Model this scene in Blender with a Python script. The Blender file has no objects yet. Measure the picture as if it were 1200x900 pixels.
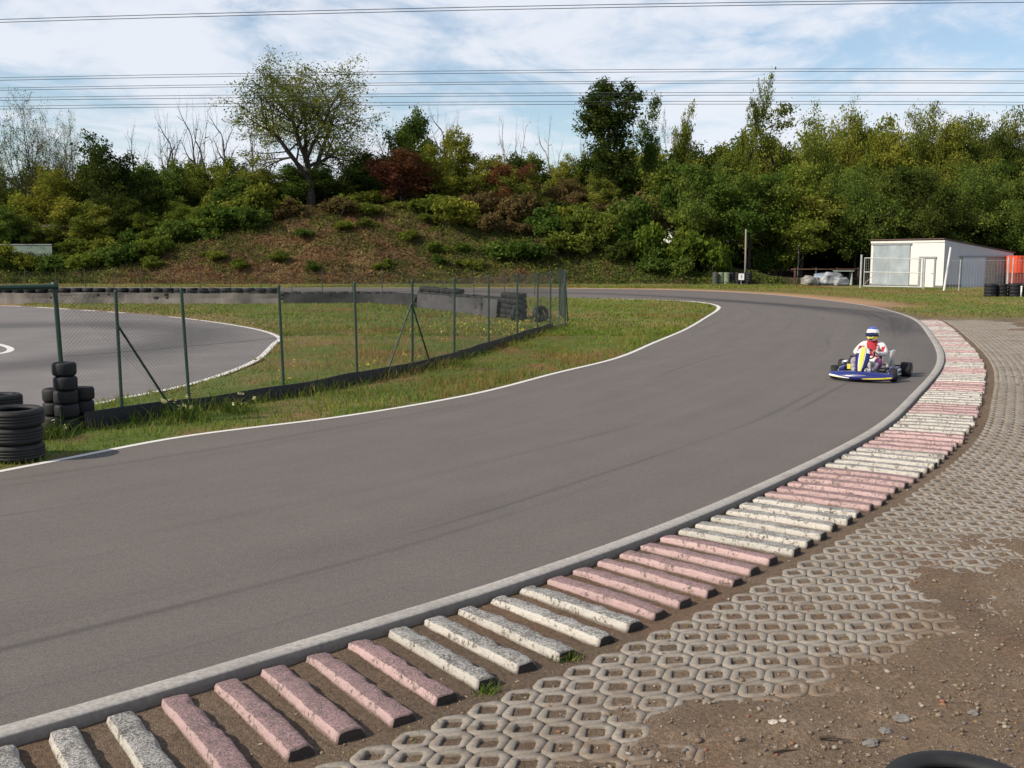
import bpy, bmesh, math, random
import numpy as np
from mathutils import Vector, Matrix, noise as mnoise
R = math.radians
random.seed(7)
rs = np.random.RandomState(11)
scene = bpy.context.scene
COL = scene.collection
CAM_H = 2.4
FPX = 1180.0 / 1200.0          # focal length in picture widths
PITCH = math.atan(150 / 1180.0)

def ray_x(u, Y, z=0.0):
    """world X of the vertical line seen at photo column u, at depth Y and height z"""
    return (u - 600) / 1180.0 * (Y * math.cos(PITCH) + (CAM_H - z) * math.sin(PITCH))

def row_z(v, Y):
    """height seen at photo row v at depth Y"""
    k = (450 - v) / 1180.0
    return CAM_H + Y * (k * math.cos(PITCH) - math.sin(PITCH)) / (math.cos(PITCH) + k * math.sin(PITCH))
# ---------------------------------------------------------------- tagging
def tag(o, label=None, cat=None, group=None, kind=None):
    if label: o['label'] = label
    if cat: o['category'] = cat
    if group: o['group'] = group
    if kind: o['kind'] = kind
    return o
def empty(name, loc=(0, 0, 0), rz=0.0, label=None, cat=None, group=None):
    o = bpy.data.objects.new(name, None); COL.objects.link(o)
    o.empty_display_size = 0.2
    o.location = loc; o.rotation_euler = (0, 0, rz)
    return tag(o, label, cat, group)
def dup(root, loc, rz=0.0, scale=None, label=None, group=None, mats=None):
    r = root.copy(); COL.objects.link(r)
    r.location = loc; r.rotation_euler = (0, 0, rz)
    if scale is not None: r.scale = scale
    if label: r['label'] = label
    if group: r['group'] = group
    elif 'group' in r and group is False: del r['group']
    for ch in list(root.children):
        c = ch.copy(); COL.objects.link(c); c.parent = r
        if mats and ch.name.split('.')[0] in mats:
            c.material_slots[0].link = 'OBJECT'
            c.material_slots[0].material = mats[ch.name.split('.')[0]]
        for g in list(ch.children):
            d = g.copy(); COL.objects.link(d); d.parent = c
    return r

# ---------------------------------------------------------------- mesh helpers
def link(name, me, parent=None):
    o = bpy.data.objects.new(name, me); COL.objects.link(o)
    if parent is not None: o.parent = parent
    return o
def np_mesh(name, V, F, mats, colors=None, attrs=None, smooth=False, uv=None):
    """V (n,3) array, F (m,k) array with constant k"""
    V = np.asarray(V, dtype=np.float32); F = np.asarray(F, dtype=np.int32)
    k = F.shape[1]
    me = bpy.data.meshes.new(name)
    me.vertices.add(len(V)); me.vertices.foreach_set('co', V.ravel())
    me.loops.add(F.size); me.loops.foreach_set('vertex_index', F.ravel())
    me.polygons.add(len(F))
    me.polygons.foreach_set('loop_start', np.arange(0, F.size, k, dtype=np.int32))
    me.polygons.foreach_set('loop_total', np.full(len(F), k, dtype=np.int32))
    if smooth: me.polygons.foreach_set('use_smooth', np.ones(len(F), dtype=bool))
    me.update(calc_edges=True)
    if colors is not None:
        a = me.attributes.new('Col', 'FLOAT_COLOR', 'POINT')
        c = np.ones((len(V), 4), dtype=np.float32); c[:, :3] = colors
        a.data.foreach_set('color', c.ravel())
    for n, arr in (attrs or {}).items():
        a = me.attributes.new(n, 'FLOAT', 'POINT')
        a.data.foreach_set('value', np.asarray(arr, dtype=np.float32))
    if uv is not None:
        l = me.uv_layers.new(name='UVMap')
        l.data.foreach_set('uv', np.asarray(uv, dtype=np.float32)[F.ravel()].ravel())
    for m in (mats if isinstance(mats, (list, tuple)) else [mats]): me.materials.append(m)
    me.validate()
    return me

class MB:
    def __init__(s): s.v = []; s.f = []; s.mi = []
    def add(s, vs, fs, m=0):
        b = len(s.v); s.v += [tuple(v) for v in vs]
        s.f += [tuple(i + b for i in f) for f in fs]; s.mi += [m] * len(fs)
        return s
    def box(s, c, d, rz=0.0, m=0, rot=None, taper=1.0):
        x, y, z = d[0] / 2, d[1] / 2, d[2] / 2
        vs = [Vector((sx * x * (taper if sz > 0 else 1), sy * y * (taper if sz > 0 else 1), sz * z)) for sz in (-1, 1) for sx, sy in ((-1, -1), (1, -1), (1, 1), (-1, 1))]
        M = rot if rot is not None else Matrix.Rotation(rz, 3, 'Z')
        vs = [M @ v + Vector(c) for v in vs]
        return s.add(vs, [(3, 2, 1, 0), (4, 5, 6, 7), (0, 1, 5, 4), (1, 2, 6, 5), (2, 3, 7, 6), (3, 0, 4, 7)], m)
    def path(s, pts, radii, n=6, m=0, cap=True):
        pts = [Vector(p) for p in pts]
        if not hasattr(radii, '__len__'): radii = [radii] * len(pts)
        vs = []; fs = []
        prev = None
        for i, p in enumerate(pts):
            t = (pts[min(i + 1, len(pts) - 1)] - pts[max(i - 1, 0)])
            if t.length < 1e-9: t = Vector((0, 0, 1))
            t.normalize()
            if prev is None:
                a = t.orthogonal().normalized()
            else:
                a = prev - t * prev.dot(t)
                a = a.normalized() if a.length > 1e-6 else t.orthogonal().normalized()
            prev = a; b = t.cross(a)
            for k in range(n):
                w = 2 * math.pi * k / n
                vs.append(p + (a * math.cos(w) + b * math.sin(w)) * radii[i])
        for i in range(len(pts) - 1):
            for k in range(n):
                fs.append((i * n + k, i * n + (k + 1) % n, (i + 1) * n + (k + 1) % n, (i + 1) * n + k))
        if cap:
            fs.append(tuple(reversed(range(n)))); fs.append(tuple((len(pts) - 1) * n + k for k in range(n)))
        return s.add(vs, fs, m)
    def tube(s, p0, p1, r0, r1=None, n=8, m=0):
        return s.path([p0, p1], [r0, r0 if r1 is None else r1], n, m)
    def lathe(s, prof, n=24, m=0, M=None, closed=False):
        """prof: list of (r, z), revolved about Z"""
        vs = []; fs = []
        for i in range(n):
            a = 2 * math.pi * i / n
            for r, z in prof: vs.append(Vector((r * math.cos(a), r * math.sin(a), z)))
        k = len(prof)
        for i in range(n):
            j = (i + 1) % n
            for q in range(k if closed else k - 1):
                w = (q + 1) % k
                fs.append((i * k + q, j * k + q, j * k + w, i * k + w))
        if M is not None: vs = [M @ v for v in vs]
        return s.add(vs, fs, m)
    def prism(s, outline, thick, M=None, m=0):
        """outline in XY, extruded along Z"""
        n = len(outline)
        vs = [Vector((x, y, z)) for z in (-thick / 2, thick / 2) for x, y in outline]
        if M is not None: vs = [M @ v for v in vs]
        fs = [tuple(reversed(range(n))), tuple(range(n, 2 * n))] + [(i, (i + 1) % n, n + (i + 1) % n, n + i) for i in range(n)]
        return s.add(vs, fs, m)
    def loft(s, rings, m=0, cap=True, closed=True):
        n = len(rings[0]); vs = [v for r in rings for v in r]; fs = []
        for i in range(len(rings) - 1):
            for k in range(n if closed else n - 1):
                fs.append((i * n + k, i * n + (k + 1) % n, (i + 1) * n + (k + 1) % n, (i + 1) * n + k))
        if cap and closed:
            fs.append(tuple(reversed(range(n)))); fs.append(tuple((len(rings) - 1) * n + k for k in range(n)))
        return s.add(vs, fs, m)
    def mesh(s, name, mats, smooth=False, bevel=0.0, seg=2, fixn=True):
        me = bpy.data.meshes.new(name)
        me.from_pydata(s.v, [], s.f)
        for m in (mats if isinstance(mats, (list, tuple)) else [mats]): me.materials.append(m)
        me.polygons.foreach_set('material_index', s.mi)
        if bevel or fixn:
            bm = bmesh.new(); bm.from_mesh(me)
            if fixn: bmesh.ops.recalc_face_normals(bm, faces=bm.faces)
            if bevel:
                es = [e for e in bm.edges if len(e.link_faces) == 2 and e.calc_face_angle(0) > 0.6]
                bmesh.ops.bevel(bm, geom=es, offset=bevel, segments=seg, affect='EDGES', clamp_overlap=True)
            bm.to_mesh(me); bm.free()
        if smooth:
            for p in me.polygons: p.use_smooth = True
        me.update()
        return me
    def build(s, name, mats, parent=None, smooth=False, bevel=0.0, seg=2, fixn=True):
        return link(name, s.mesh(name, mats, smooth, bevel, seg, fixn), parent)

# ---------------------------------------------------------------- materials
class NT:
    def __init__(s, name):
        s.m = bpy.data.materials.new(name); s.m.use_nodes = True
        s.t = s.m.node_tree; s.t.nodes.clear()
        s.out = s.t.nodes.new('ShaderNodeOutputMaterial')
    def n(s, typ, **kw):
        nd = s.t.nodes.new(typ)
        ins = kw.pop('ins', {})
        for k, v in kw.items(): setattr(nd, k, v)
        for k, v in ins.items(): s.set(nd, k, v)
        return nd
    def set(s, nd, k, v):
        sock = nd.inputs[k]
        if isinstance(v, bpy.types.NodeSocket): s.t.links.new(v, sock)
        else:
            if sock.type == 'RGBA' and hasattr(v, '__len__') and len(v) == 3: v = tuple(v) + (1,)
            sock.default_value = v
    def obj(s): return s.n('ShaderNodeTexCoord').outputs['Object']
    def geo(s): return s.n('ShaderNodeNewGeometry').outputs['Position']
    def noise(s, scale, detail=4, vec=None, rough=0.55, dist=0.0):
        nd = s.n('ShaderNodeTexNoise', ins={'Scale': scale, 'Detail': detail, 'Roughness': rough, 'Distortion': dist})
        if vec is not None: s.set(nd, 'Vector', vec)
        return nd.outputs['Fac']
    def ramp(s, fac, stops):
        nd = s.n('ShaderNodeValToRGB')
        el = nd.color_ramp.elements
        while len(el) < len(stops): el.new(0.5)
        for e, (p, c) in zip(el, stops):
            e.position = p; e.color = (tuple(c) + (1,)) if hasattr(c, '__len__') else (c, c, c, 1)
        s.set(nd, 'Fac', fac)
        return nd.outputs['Color']
    def mix(s, fac, a, b, mode='MIX'):
        nd = s.n('ShaderNodeMix', data_type='RGBA', blend_type=mode)
        s.set(nd, 0, fac)
        s.set(nd, 6, a); s.set(nd, 7, b)
        return nd.outputs[2]
    def math(s, op, a, b=0.0):
        nd = s.n('ShaderNodeMath', operation=op); s.set(nd, 0, a); s.set(nd, 1, b)
        return nd.outputs[0]
    def maprange(s, v, a, b, c=0.0, d=1.0):
        nd = s.n('ShaderNodeMapRange'); s.set(nd, 0, v); s.set(nd, 1, a); s.set(nd, 2, b); s.set(nd, 3, c); s.set(nd, 4, d)
        return nd.outputs[0]
    def attr(s, name, out='Fac'): return s.n('ShaderNodeAttribute', attribute_name=name).outputs[out]
    def mapping(s, vec, scale=(1, 1, 1), rot=(0, 0, 0), loc=(0, 0, 0)):
        nd = s.n('ShaderNodeMapping'); s.set(nd, 'Vector', vec)
        nd.inputs['Scale'].default_value = scale; nd.inputs['Rotation'].default_value = rot; nd.inputs['Location'].default_value = loc
        return nd.outputs[0]
    def bump(s, h, strength=0.3, dist=0.02):
        nd = s.n('ShaderNodeBump', ins={'Height': h, 'Strength': strength, 'Distance': dist})
        return nd.outputs[0]
    def principled(s, col, rough=0.6, normal=None, metallic=0.0, spec=0.5, **kw):
        nd = s.n('ShaderNodeBsdfPrincipled')
        s.set(nd, 'Base Color', col); s.set(nd, 'Roughness', rough); s.set(nd, 'Metallic', metallic)
        s.set(nd, 'Specular IOR Level', spec)
        if normal is not None: s.set(nd, 'Normal', normal)
        for k, v in kw.items(): s.set(nd, k, v)
        s.t.links.new(nd.outputs[0], s.out.inputs['Surface'])
        return s.m

def plain(name, col, rough=0.55, var=0.12, scale=6.0, metallic=0.0, bump=0.0, spec=0.5):
    t = NT(name); o = t.obj()
    f = t.noise(scale, 5, o)
    c = t.mix(t.maprange(f, 0.3, 0.7), tuple(x * (1 - var) for x in col), tuple(min(1, x * (1 + var)) for x in col))
    return t.principled(c, t.maprange(f, 0.3, 0.7, rough * 0.85, min(1, rough * 1.15)), t.bump(t.noise(scale * 6, 3, o), bump, 0.01) if bump else None, metallic, spec)

def leaf_mat(name, cols, trans=0.35):
    """cols: three linear colours across the clump tint attribute"""
    t = NT(name)
    rnd = t.n('ShaderNodeObjectInfo').outputs['Random']
    tint = t.math('ADD', t.attr('tint'), t.maprange(rnd, 0, 1, -0.15, 0.15))
    c = t.ramp(tint, [(0.0, cols[0]), (0.5, cols[1]), (1.0, cols[2])])
    d = t.n('ShaderNodeBsdfDiffuse', ins={'Color': c})
    tr = t.n('ShaderNodeBsdfTranslucent', ins={'Color': c})
    mx = t.n('ShaderNodeMixShader', ins={0: trans}); t.set(mx, 1, d.outputs[0]); t.set(mx, 2, tr.outputs[0])
    t.t.links.new(mx.outputs[0], t.out.inputs['Surface'])
    return t.m
def col_leaf_mat(name, trans=0.3):
    t = NT(name)
    c = t.attr('Col', 'Color')
    d = t.n('ShaderNodeBsdfDiffuse', ins={'Color': c})
    tr = t.n('ShaderNodeBsdfTranslucent', ins={'Color': c})
    mx = t.n('ShaderNodeMixShader', ins={0: trans}); t.set(mx, 1, d.outputs[0]); t.set(mx, 2, tr.outputs[0])
    t.t.links.new(mx.outputs[0], t.out.inputs['Surface'])
    return t.m

# ---------------------------------------------------------------- curves and fields
def catmull(P, per=12):
    P = np.array(P, float); out = []
    n = len(P)
    for i in range(n - 1):
        p0 = P[max(i - 1, 0)]; p1 = P[i]; p2 = P[i + 1]; p3 = P[min(i + 2, n - 1)]
        # centripetal form
        def tj(ti, a, b): return ti + max(1e-6, np.linalg.norm(b - a)) ** 0.5
        if i == 0: p0 = 2 * p1 - p2
        if i + 2 > n - 1: p3 = 2 * p2 - p1
        t0 = 0; t1 = tj(t0, p0, p1); t2 = tj(t1, p1, p2); t3 = tj(t2, p2, p3)
        for k in range(per):
            t = t1 + (t2 - t1) * k / per
            A1 = (t1 - t) / (t1 - t0) * p0 + (t - t0) / (t1 - t0) * p1
            A2 = (t2 - t) / (t2 - t1) * p1 + (t - t1) / (t2 - t1) * p2
            A3 = (t3 - t) / (t3 - t2) * p2 + (t - t2) / (t3 - t2) * p3
            B1 = (t2 - t) / (t2 - t0) * A1 + (t - t0) / (t2 - t0) * A2
            B2 = (t3 - t) / (t3 - t1) * A2 + (t - t1) / (t3 - t1) * A3
            out.append((t2 - t) / (t2 - t1) * B1 + (t - t1) / (t2 - t1) * B2)
    out.append(P[-1])
    return np.array(out)
class Curve:
    def __init__(s, pts):
        s.p = np.asarray(pts, float)
        d = np.diff(s.p, axis=0); s.seg = np.hypot(d[:, 0], d[:, 1])
        s.s = np.concatenate([[0], np.cumsum(s.seg)]); s.len = s.s[-1]
    def at(s, q):
        return np.stack([np.interp(q, s.s, s.p[:, 0]), np.interp(q, s.s, s.p[:, 1])], -1)
    def tan(s, q, e=0.15):
        d = s.at(np.asarray(q) + e) - s.at(np.asarray(q) - e)
        return d / np.maximum(np.linalg.norm(d, axis=-1, keepdims=True), 1e-9)
    def off(s, q, t):
        """point at arc length q, t metres to the right"""
        T = s.tan(q); n = np.stack([T[..., 1], -T[..., 0]], -1)
        return s.at(q) + n * np.asarray(t)[..., None]
    def dist(s, X, Y, chunk=20000):
        """signed distance (+ right) and arc length"""
        P = np.stack([np.ravel(X), np.ravel(Y)], -1); D = np.empty(len(P)); S = np.empty(len(P))
        a = s.p[:-1]; d = s.p[1:] - a; L2 = np.maximum((d ** 2).sum(1), 1e-12)
        for i in range(0, len(P), chunk):
            q = P[i:i + chunk, None, :] - a[None]
            t = np.clip((q * d[None]).sum(2) / L2, 0, 1)
            r = q - t[..., None] * d[None]
            dd = (r ** 2).sum(2); j = dd.argmin(1); k = np.arange(len(j))
            cr = d[j, 0] * q[k, j, 1] - d[j, 1] * q[k, j, 0]
            D[i:i + chunk] = np.sqrt(dd[k, j]) * np.where(cr > 0, -1, 1)
            S[i:i + chunk] = s.s[j] + t[k, j] * s.seg[j]
        return D.reshape(np.shape(X)), S.reshape(np.shape(X))
def in_poly(X, Y, poly):
    c = np.zeros(np.shape(X), bool); n = len(poly)
    for i in range(n):
        x0, y0 = poly[i]; x1, y1 = poly[(i + 1) % n]
        if y0 == y1: continue
        k = ((y0 > Y) != (y1 > Y)) & (X < (x1 - x0) * (Y - y0) / (y1 - y0) + x0)
        c ^= k
    return c
def sm(x, a, b):
    t = np.clip((np.asarray(x, float) - a) / (b - a), 0, 1); return t * t * (3 - 2 * t)
_tab = rs.rand(256, 256)
def vnoise(x, y):
    x = np.asarray(x, float); y = np.asarray(y, float)
    xi = np.floor(x).astype(int); yi = np.floor(y).astype(int); fx = x - xi; fy = y - yi
    fx = fx * fx * (3 - 2 * fx); fy = fy * fy * (3 - 2 * fy)
    g = lambda i, j: _tab[i & 255, j & 255]
    return (g(xi, yi) * (1 - fx) + g(xi + 1, yi) * fx) * (1 - fy) + (g(xi, yi + 1) * (1 - fx) + g(xi + 1, yi + 1) * fx) * fy
def fbm(x, y, oct=4):
    s = 0; a = 0.5; n = 0
    for k in range(oct):
        s = s + a * vnoise(x * 2 ** k + 17.3 * k, y * 2 ** k + 5.1 * k); n += a; a *= 0.5
    return s / n
# ================================================================ THE SETTING
PAIRS = [((-22, -10), (-22, -8)), ((-13, -4.3), (-14.5, -1)), ((-6, 2.1), (-8.2, 7.2)), ((-2.63, 4.91), (-5.52, 11.64)), ((-1.11, 6.28), (-4.47, 13.33)),
         ((0, 7.35), (-2.59, 15.08)), ((1.60, 9.15), (-0.79, 17.46)), ((4.83, 13.6), (0.83, 20.7)), ((6.93, 17.35), (2.36, 23.68)),
         ((9.75, 23.0), (3.9, 28.1)), ((12.67, 30.64), (5.63, 33.16)), ((15.48, 39.12), (7.39, 39.12)), ((16.9, 46.1), (9.14, 45.37)),
         ((17.28, 51.6), (9.78, 48.6)), ((16.78, 59.65), (9.85, 51.2)), ((15.02, 66.6), (9.1, 53.9)), ((11.2, 72.0), (7.0, 56.0)),
         ((3.8, 75.4), (2.0, 58.5)), ((-20, 77), (-20, 66)), ((-60, 80), (-60, 70)), ((-140, 86), (-140, 76))]
Oc = Curve(catmull([p[0] for p in PAIRS], 14))
Ic = Curve(catmull([p[1] for p in PAIRS], 14))
K0 = Oc.dist(np.array([-2.9]), np.array([4.55]))[1][0]          # kerb start (just out of frame)
K1 = Oc.dist(np.array([15.4]), np.array([38.8]))[1][0]           # kerb end
T2E = [(-45, 52.5), (-25.03, 49.31), (-20.29, 46.11), (-13.63, 40.23), (-8.54, 33.55), (-6.75, 29.6), (-6.46, 27.63), (-5.81, 22.72), (-5.97, 18.88), (-6.45, 17.14), (-6.9, 15.9), (-8.2, 13.4), (-13, 9), (-30, 4)]
T2c = Curve(catmull(T2E, 10))
T2poly = [tuple(p) for p in T2c.p] + [(-60, 0), (-60, 54)]
def kerb_len(s): return 1.07 - 0.27 * sm(s, K0 + 8, K0 + 26)
def pave_w(s): return 1.2 + 0.8 * sm(s, K0 + 2, K0 + 9) + 1.5 * sm(s, K0 + 10, K0 + 28)

def hill_h(x, y):
    xs = [-400, -60, -40, -33, -27, -21.7, -15, -9.7, 0, 8, 14.5, 18.5, 24, 60, 400]
    hs = [2.2, 2.2, 2.2, 2.6, 4.6, 6.3, 6.7, 6.5, 5.7, 4.8, 2.9, 1.4, 0.9, 0.9, 0.9]
    crest = np.interp(x, xs, hs)
    foot = 82 + 1.5 * (vnoise(x / 9.0, x * 0 + 3.3) - 0.5)
    foot = np.where(x > 20, foot + 3 * sm(x, 20, 26), foot)
    top = foot + np.interp(x, [-60, -33, -20, 10, 20], [7, 10, 12, 12, 8])
    t = np.clip((y - foot) / (top - foot), 0, 1)
    prof = t * t * (3 - 2 * t) * 0.45 + t * 0.55
    return crest * prof + (0.9 * (fbm(x / 4.0, y / 4.0, 4) - 0.5) + 0.5 * (fbm(x / 1.3, y / 1.3 + 7, 3) - 0.5)) * sm(t, 0.02, 0.25) + 0.02 * np.clip(y - top, 0, 200) * 0.3

def fields(X, Y):
    dO, sO = Oc.dist(X, Y); dI, sI = Ic.dist(X, Y)
    return dO, sO, -dI       # dO>0 outside the bend, dIn>0 in the infield
def ground_z(X, Y, F=None, base=False):
    dO, sO, dIn = F if F is not None else fields(X, Y)
    n1 = fbm(X * 2.2, Y * 2.2, 4) - 0.5; n2 = fbm(X * 9, Y * 9, 3) - 0.5; n0 = fbm(X * 0.7 + 9, Y * 0.7, 3) - 0.5
    z = np.full(np.shape(X), -0.11)
    # infield
    zi = -0.015 + 0.045 * sm(dIn, 0.05, 0.7) + 0.05 * n1 * sm(dIn, 0.2, 1.0)
    zi = np.where(dIn < 0, -0.015 - 0.095 * sm(-dIn, 0.0, 0.5), zi)
    # outside of the bend
    kb = sm(sO, K0 - 40, K0 - 39) * (1 - sm(sO, K1 - 0.5, K1 + 1.5))
    kl = 0.2 + kerb_len(sO); pw = kl + 0.1 + pave_w(sO)
    zk = -0.068 + 0.016 * n2 + 0.012 * n1
    zk = zk + (0.027 + 0.016 * n1) * sm(dO, kl - 0.05, kl + 0.12)
    cover = dO - pw + 0.9 * n0 + 0.8 * n1 + 0.25 * n2 + (1.2 + 2.2 * n0) * sm(sO, K1 - 11, K1 - 1)
    zk = zk + (0.034 + 0.03 * n1 + 0.02 * n2) * sm(cover, -0.9, 0.2) + 0.05 * sm(cover, 0.0, 1.2)
    zf = -0.02 + 0.05 * n1 * sm(dO, 0.3, 1) + 0.02 * sm(dO, 0.1, 1.5)
    zo = zk * kb + zf * (1 - kb)
    z = np.where((dO < 0) & (dIn < 0), np.maximum(z, np.where(dIn > -0.5, zi, -0.2)), z)
    z = np.where(dIn >= 0, zi, z); z = np.where(dO >= 0, zo, z)
    t2 = in_poly(X, Y, T2poly)
    z = np.where(t2, -0.09, z)
    return z + hill_h(X, Y) * (Y > 76)

def axis(lo, hi, f0, f1, step, grow, cap, cap_end):
    out = list(np.arange(f0, f1, step)); s = step; p = out[-1]
    while p < hi:
        s = min(s * (1 + grow), cap if p < cap_end else 1e9); p += s; out.append(p)
    s = step; p = f0; left = []
    while p > lo:
        s = min(s * (1 + grow), cap if p > -cap_end else 1e9); p -= s; left.append(p)
    return np.array(left[::-1] + out)
gx = axis(-900, 900, -2.5, 7.5, 0.055, 0.05, 0.9, 75)
gy = axis(-60, 1500, 3.9, 11.5, 0.055, 0.04, 0.75, 115)
GX, GY = np.meshgrid(gx, gy)
GF = fields(GX, GY)
GZ = ground_z(GX, GY, GF)
def lin(r, g, b):
    f = lambda c: ((c / 255 + 0.055) / 1.055) ** 2.4 if c > 10 else c / 255 / 12.92
    return np.array([f(r), f(g), f(b)])
def mixc(a, b, t): return a * (1 - t[..., None]) + b * t[..., None]
def ground_col(X, Y, F):
    dO, sO, dIn = F
    sh = np.shape(X)
    n0 = fbm(X * 0.35, Y * 0.2, 4); n1 = fbm(X * 1.6 + 3, Y * 1.6, 4); n2 = fbm(X * 7, Y * 7 + 2, 3); n3 = fbm(X * 0.12 + 40, Y * 0.3, 3)
    green = np.array([0.10, 0.14, 0.028]); straw = np.array([0.23, 0.17, 0.075]); rust = np.array([0.20, 0.105, 0.05])
    soil = np.array([0.175, 0.124, 0.083]); dark = np.array([0.112, 0.082, 0.060]); pale = np.array([0.25, 0.192, 0.140]); orange = np.array([0.40, 0.235, 0.14])
    grass = mixc(np.broadcast_to(green, sh + (3,)), np.broadcast_to(straw, sh + (3,)), sm(n0 * 0.6 + n1 * 0.4, 0.42, 0.66))
    grass = mixc(grass, np.broadcast_to(rust, sh + (3,)), 0.8 * sm(n3 * 0.5 + n1 * 0.5, 0.54, 0.68))
    c = grass
    # soil outside the bend beside the kerb
    kl = 0.2 + kerb_len(sO)
    so = mixc(np.broadcast_to(soil, sh + (3,)), np.broadcast_to(pale, sh + (3,)), 0.55 * sm(n1 * 0.6 + n2 * 0.4, 0.45, 0.75))
    so = mixc(so, np.broadcast_to(dark, sh + (3,)), 0.6 * sm(1 - n0 * 0.5 - n1 * 0.5, 0.52, 0.7))
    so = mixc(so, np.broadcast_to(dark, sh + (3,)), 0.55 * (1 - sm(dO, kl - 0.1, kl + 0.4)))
    so = mixc(so, np.broadcast_to(np.array([0.155, 0.090, 0.055]), sh + (3,)), 0.4 * sm(fbm(X * 0.9 + 77, Y * 0.9, 3), 0.6, 0.75))
    ks = (1 - sm(sO, K1 + 0, K1 + 4))
    far = sm(Y + 1.2 * (n1 - .5) * 8 + 0.35 * (X - 17), 36, 46)
    m_soil = np.where(dO > 0, (1 - far), 0.0)
    m_soil = np.maximum(m_soil, np.where(dO > 0, 1 - sm(dO + 2 * (n1 - 0.5), 0.4, 1.6), 0))
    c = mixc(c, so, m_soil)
    # orange earth along the far outer edge
    m_or = np.where(dO > 0, (1 - sm(dO + 1.6 * (n1 - .5), 0.7, 3.2)) * sm(sO, K1 + 6, K1 + 14) * (X > -3), 0)
    c = mixc(c, np.broadcast_to(orange, sh + (3,)), 0.85 * m_or)
    bare = np.where(dIn > 0, sm(n1, 0.5, 0.7) * (1 - sm(np.hypot(X + 5.6, (Y - 13)), 0.5, 2.2)), 0)
    c = mixc(c, np.broadcast_to(np.array([0.17, 0.09, 0.06]), sh + (3,)), bare)
    # earth beside the second track
    d2 = np.abs(T2c.dist(X, Y)[0])
    m2 = np.where(dIn > 0, (1 - sm(d2 + 2 * (n1 - 0.5), 0.3, 2.2)) * sm(Y, 25, 34), 0)
    c = mixc(c, np.broadcast_to(np.array([0.24, 0.15, 0.085]), sh + (3,)), 0.8 * m2)
    h = sm(Y, 81, 84)
    br = mixc(np.broadcast_to(np.array([0.12, 0.075, 0.035]), sh + (3,)), np.broadcast_to(np.array([0.055, 0.065, 0.02]), sh + (3,)), sm(n0 * .5 + n1 * .5 + 0.012 * X, 0.42, 0.65))
    c = mixc(c, br, h)
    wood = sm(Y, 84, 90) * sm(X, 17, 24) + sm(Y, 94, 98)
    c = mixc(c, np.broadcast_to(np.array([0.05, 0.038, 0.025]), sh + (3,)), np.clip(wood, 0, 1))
    return c
GC = ground_col(GX, GY, GF)
ny, nx = GX.shape
idx = np.arange(ny * nx).reshape(ny, nx)
quads = np.stack([idx[:-1, :-1], idx[:-1, 1:], idx[1:, 1:], idx[1:, :-1]], -1).reshape(-1, 4)
t = NT('ground'); P = t.geo()
fine = t.noise(38, 5, P, 0.65); grit = t.noise(140, 2, P, 0.6)
c = t.mix(0.75, t.attr('Col', 'Color'), t.ramp(fine, [(0.25, 0.35), (0.5, 0.95), (0.75, 1.6)]), 'MULTIPLY')
c = t.mix(t.maprange(grit, 0.62, 0.70, 0, 0.35), c, (0.36, 0.31, 0.25))
c = t.mix(t.maprange(t.noise(85, 3, P, 0.6), 0.36, 0.28, 0, 0.5), c, (0.05, 0.037, 0.027))
M_ground = t.principled(c, 0.95, t.bump(t.math('ADD', fine, t.math('MULTIPLY', grit, 0.6)), 0.9, 0.03), spec=0.15)
g = link('ground', np_mesh('ground', np.stack([GX, GY, GZ], -1).reshape(-1, 3), quads, M_ground, colors=GC.reshape(-1, 3), smooth=True))
tag(g, kind='structure')

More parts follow.
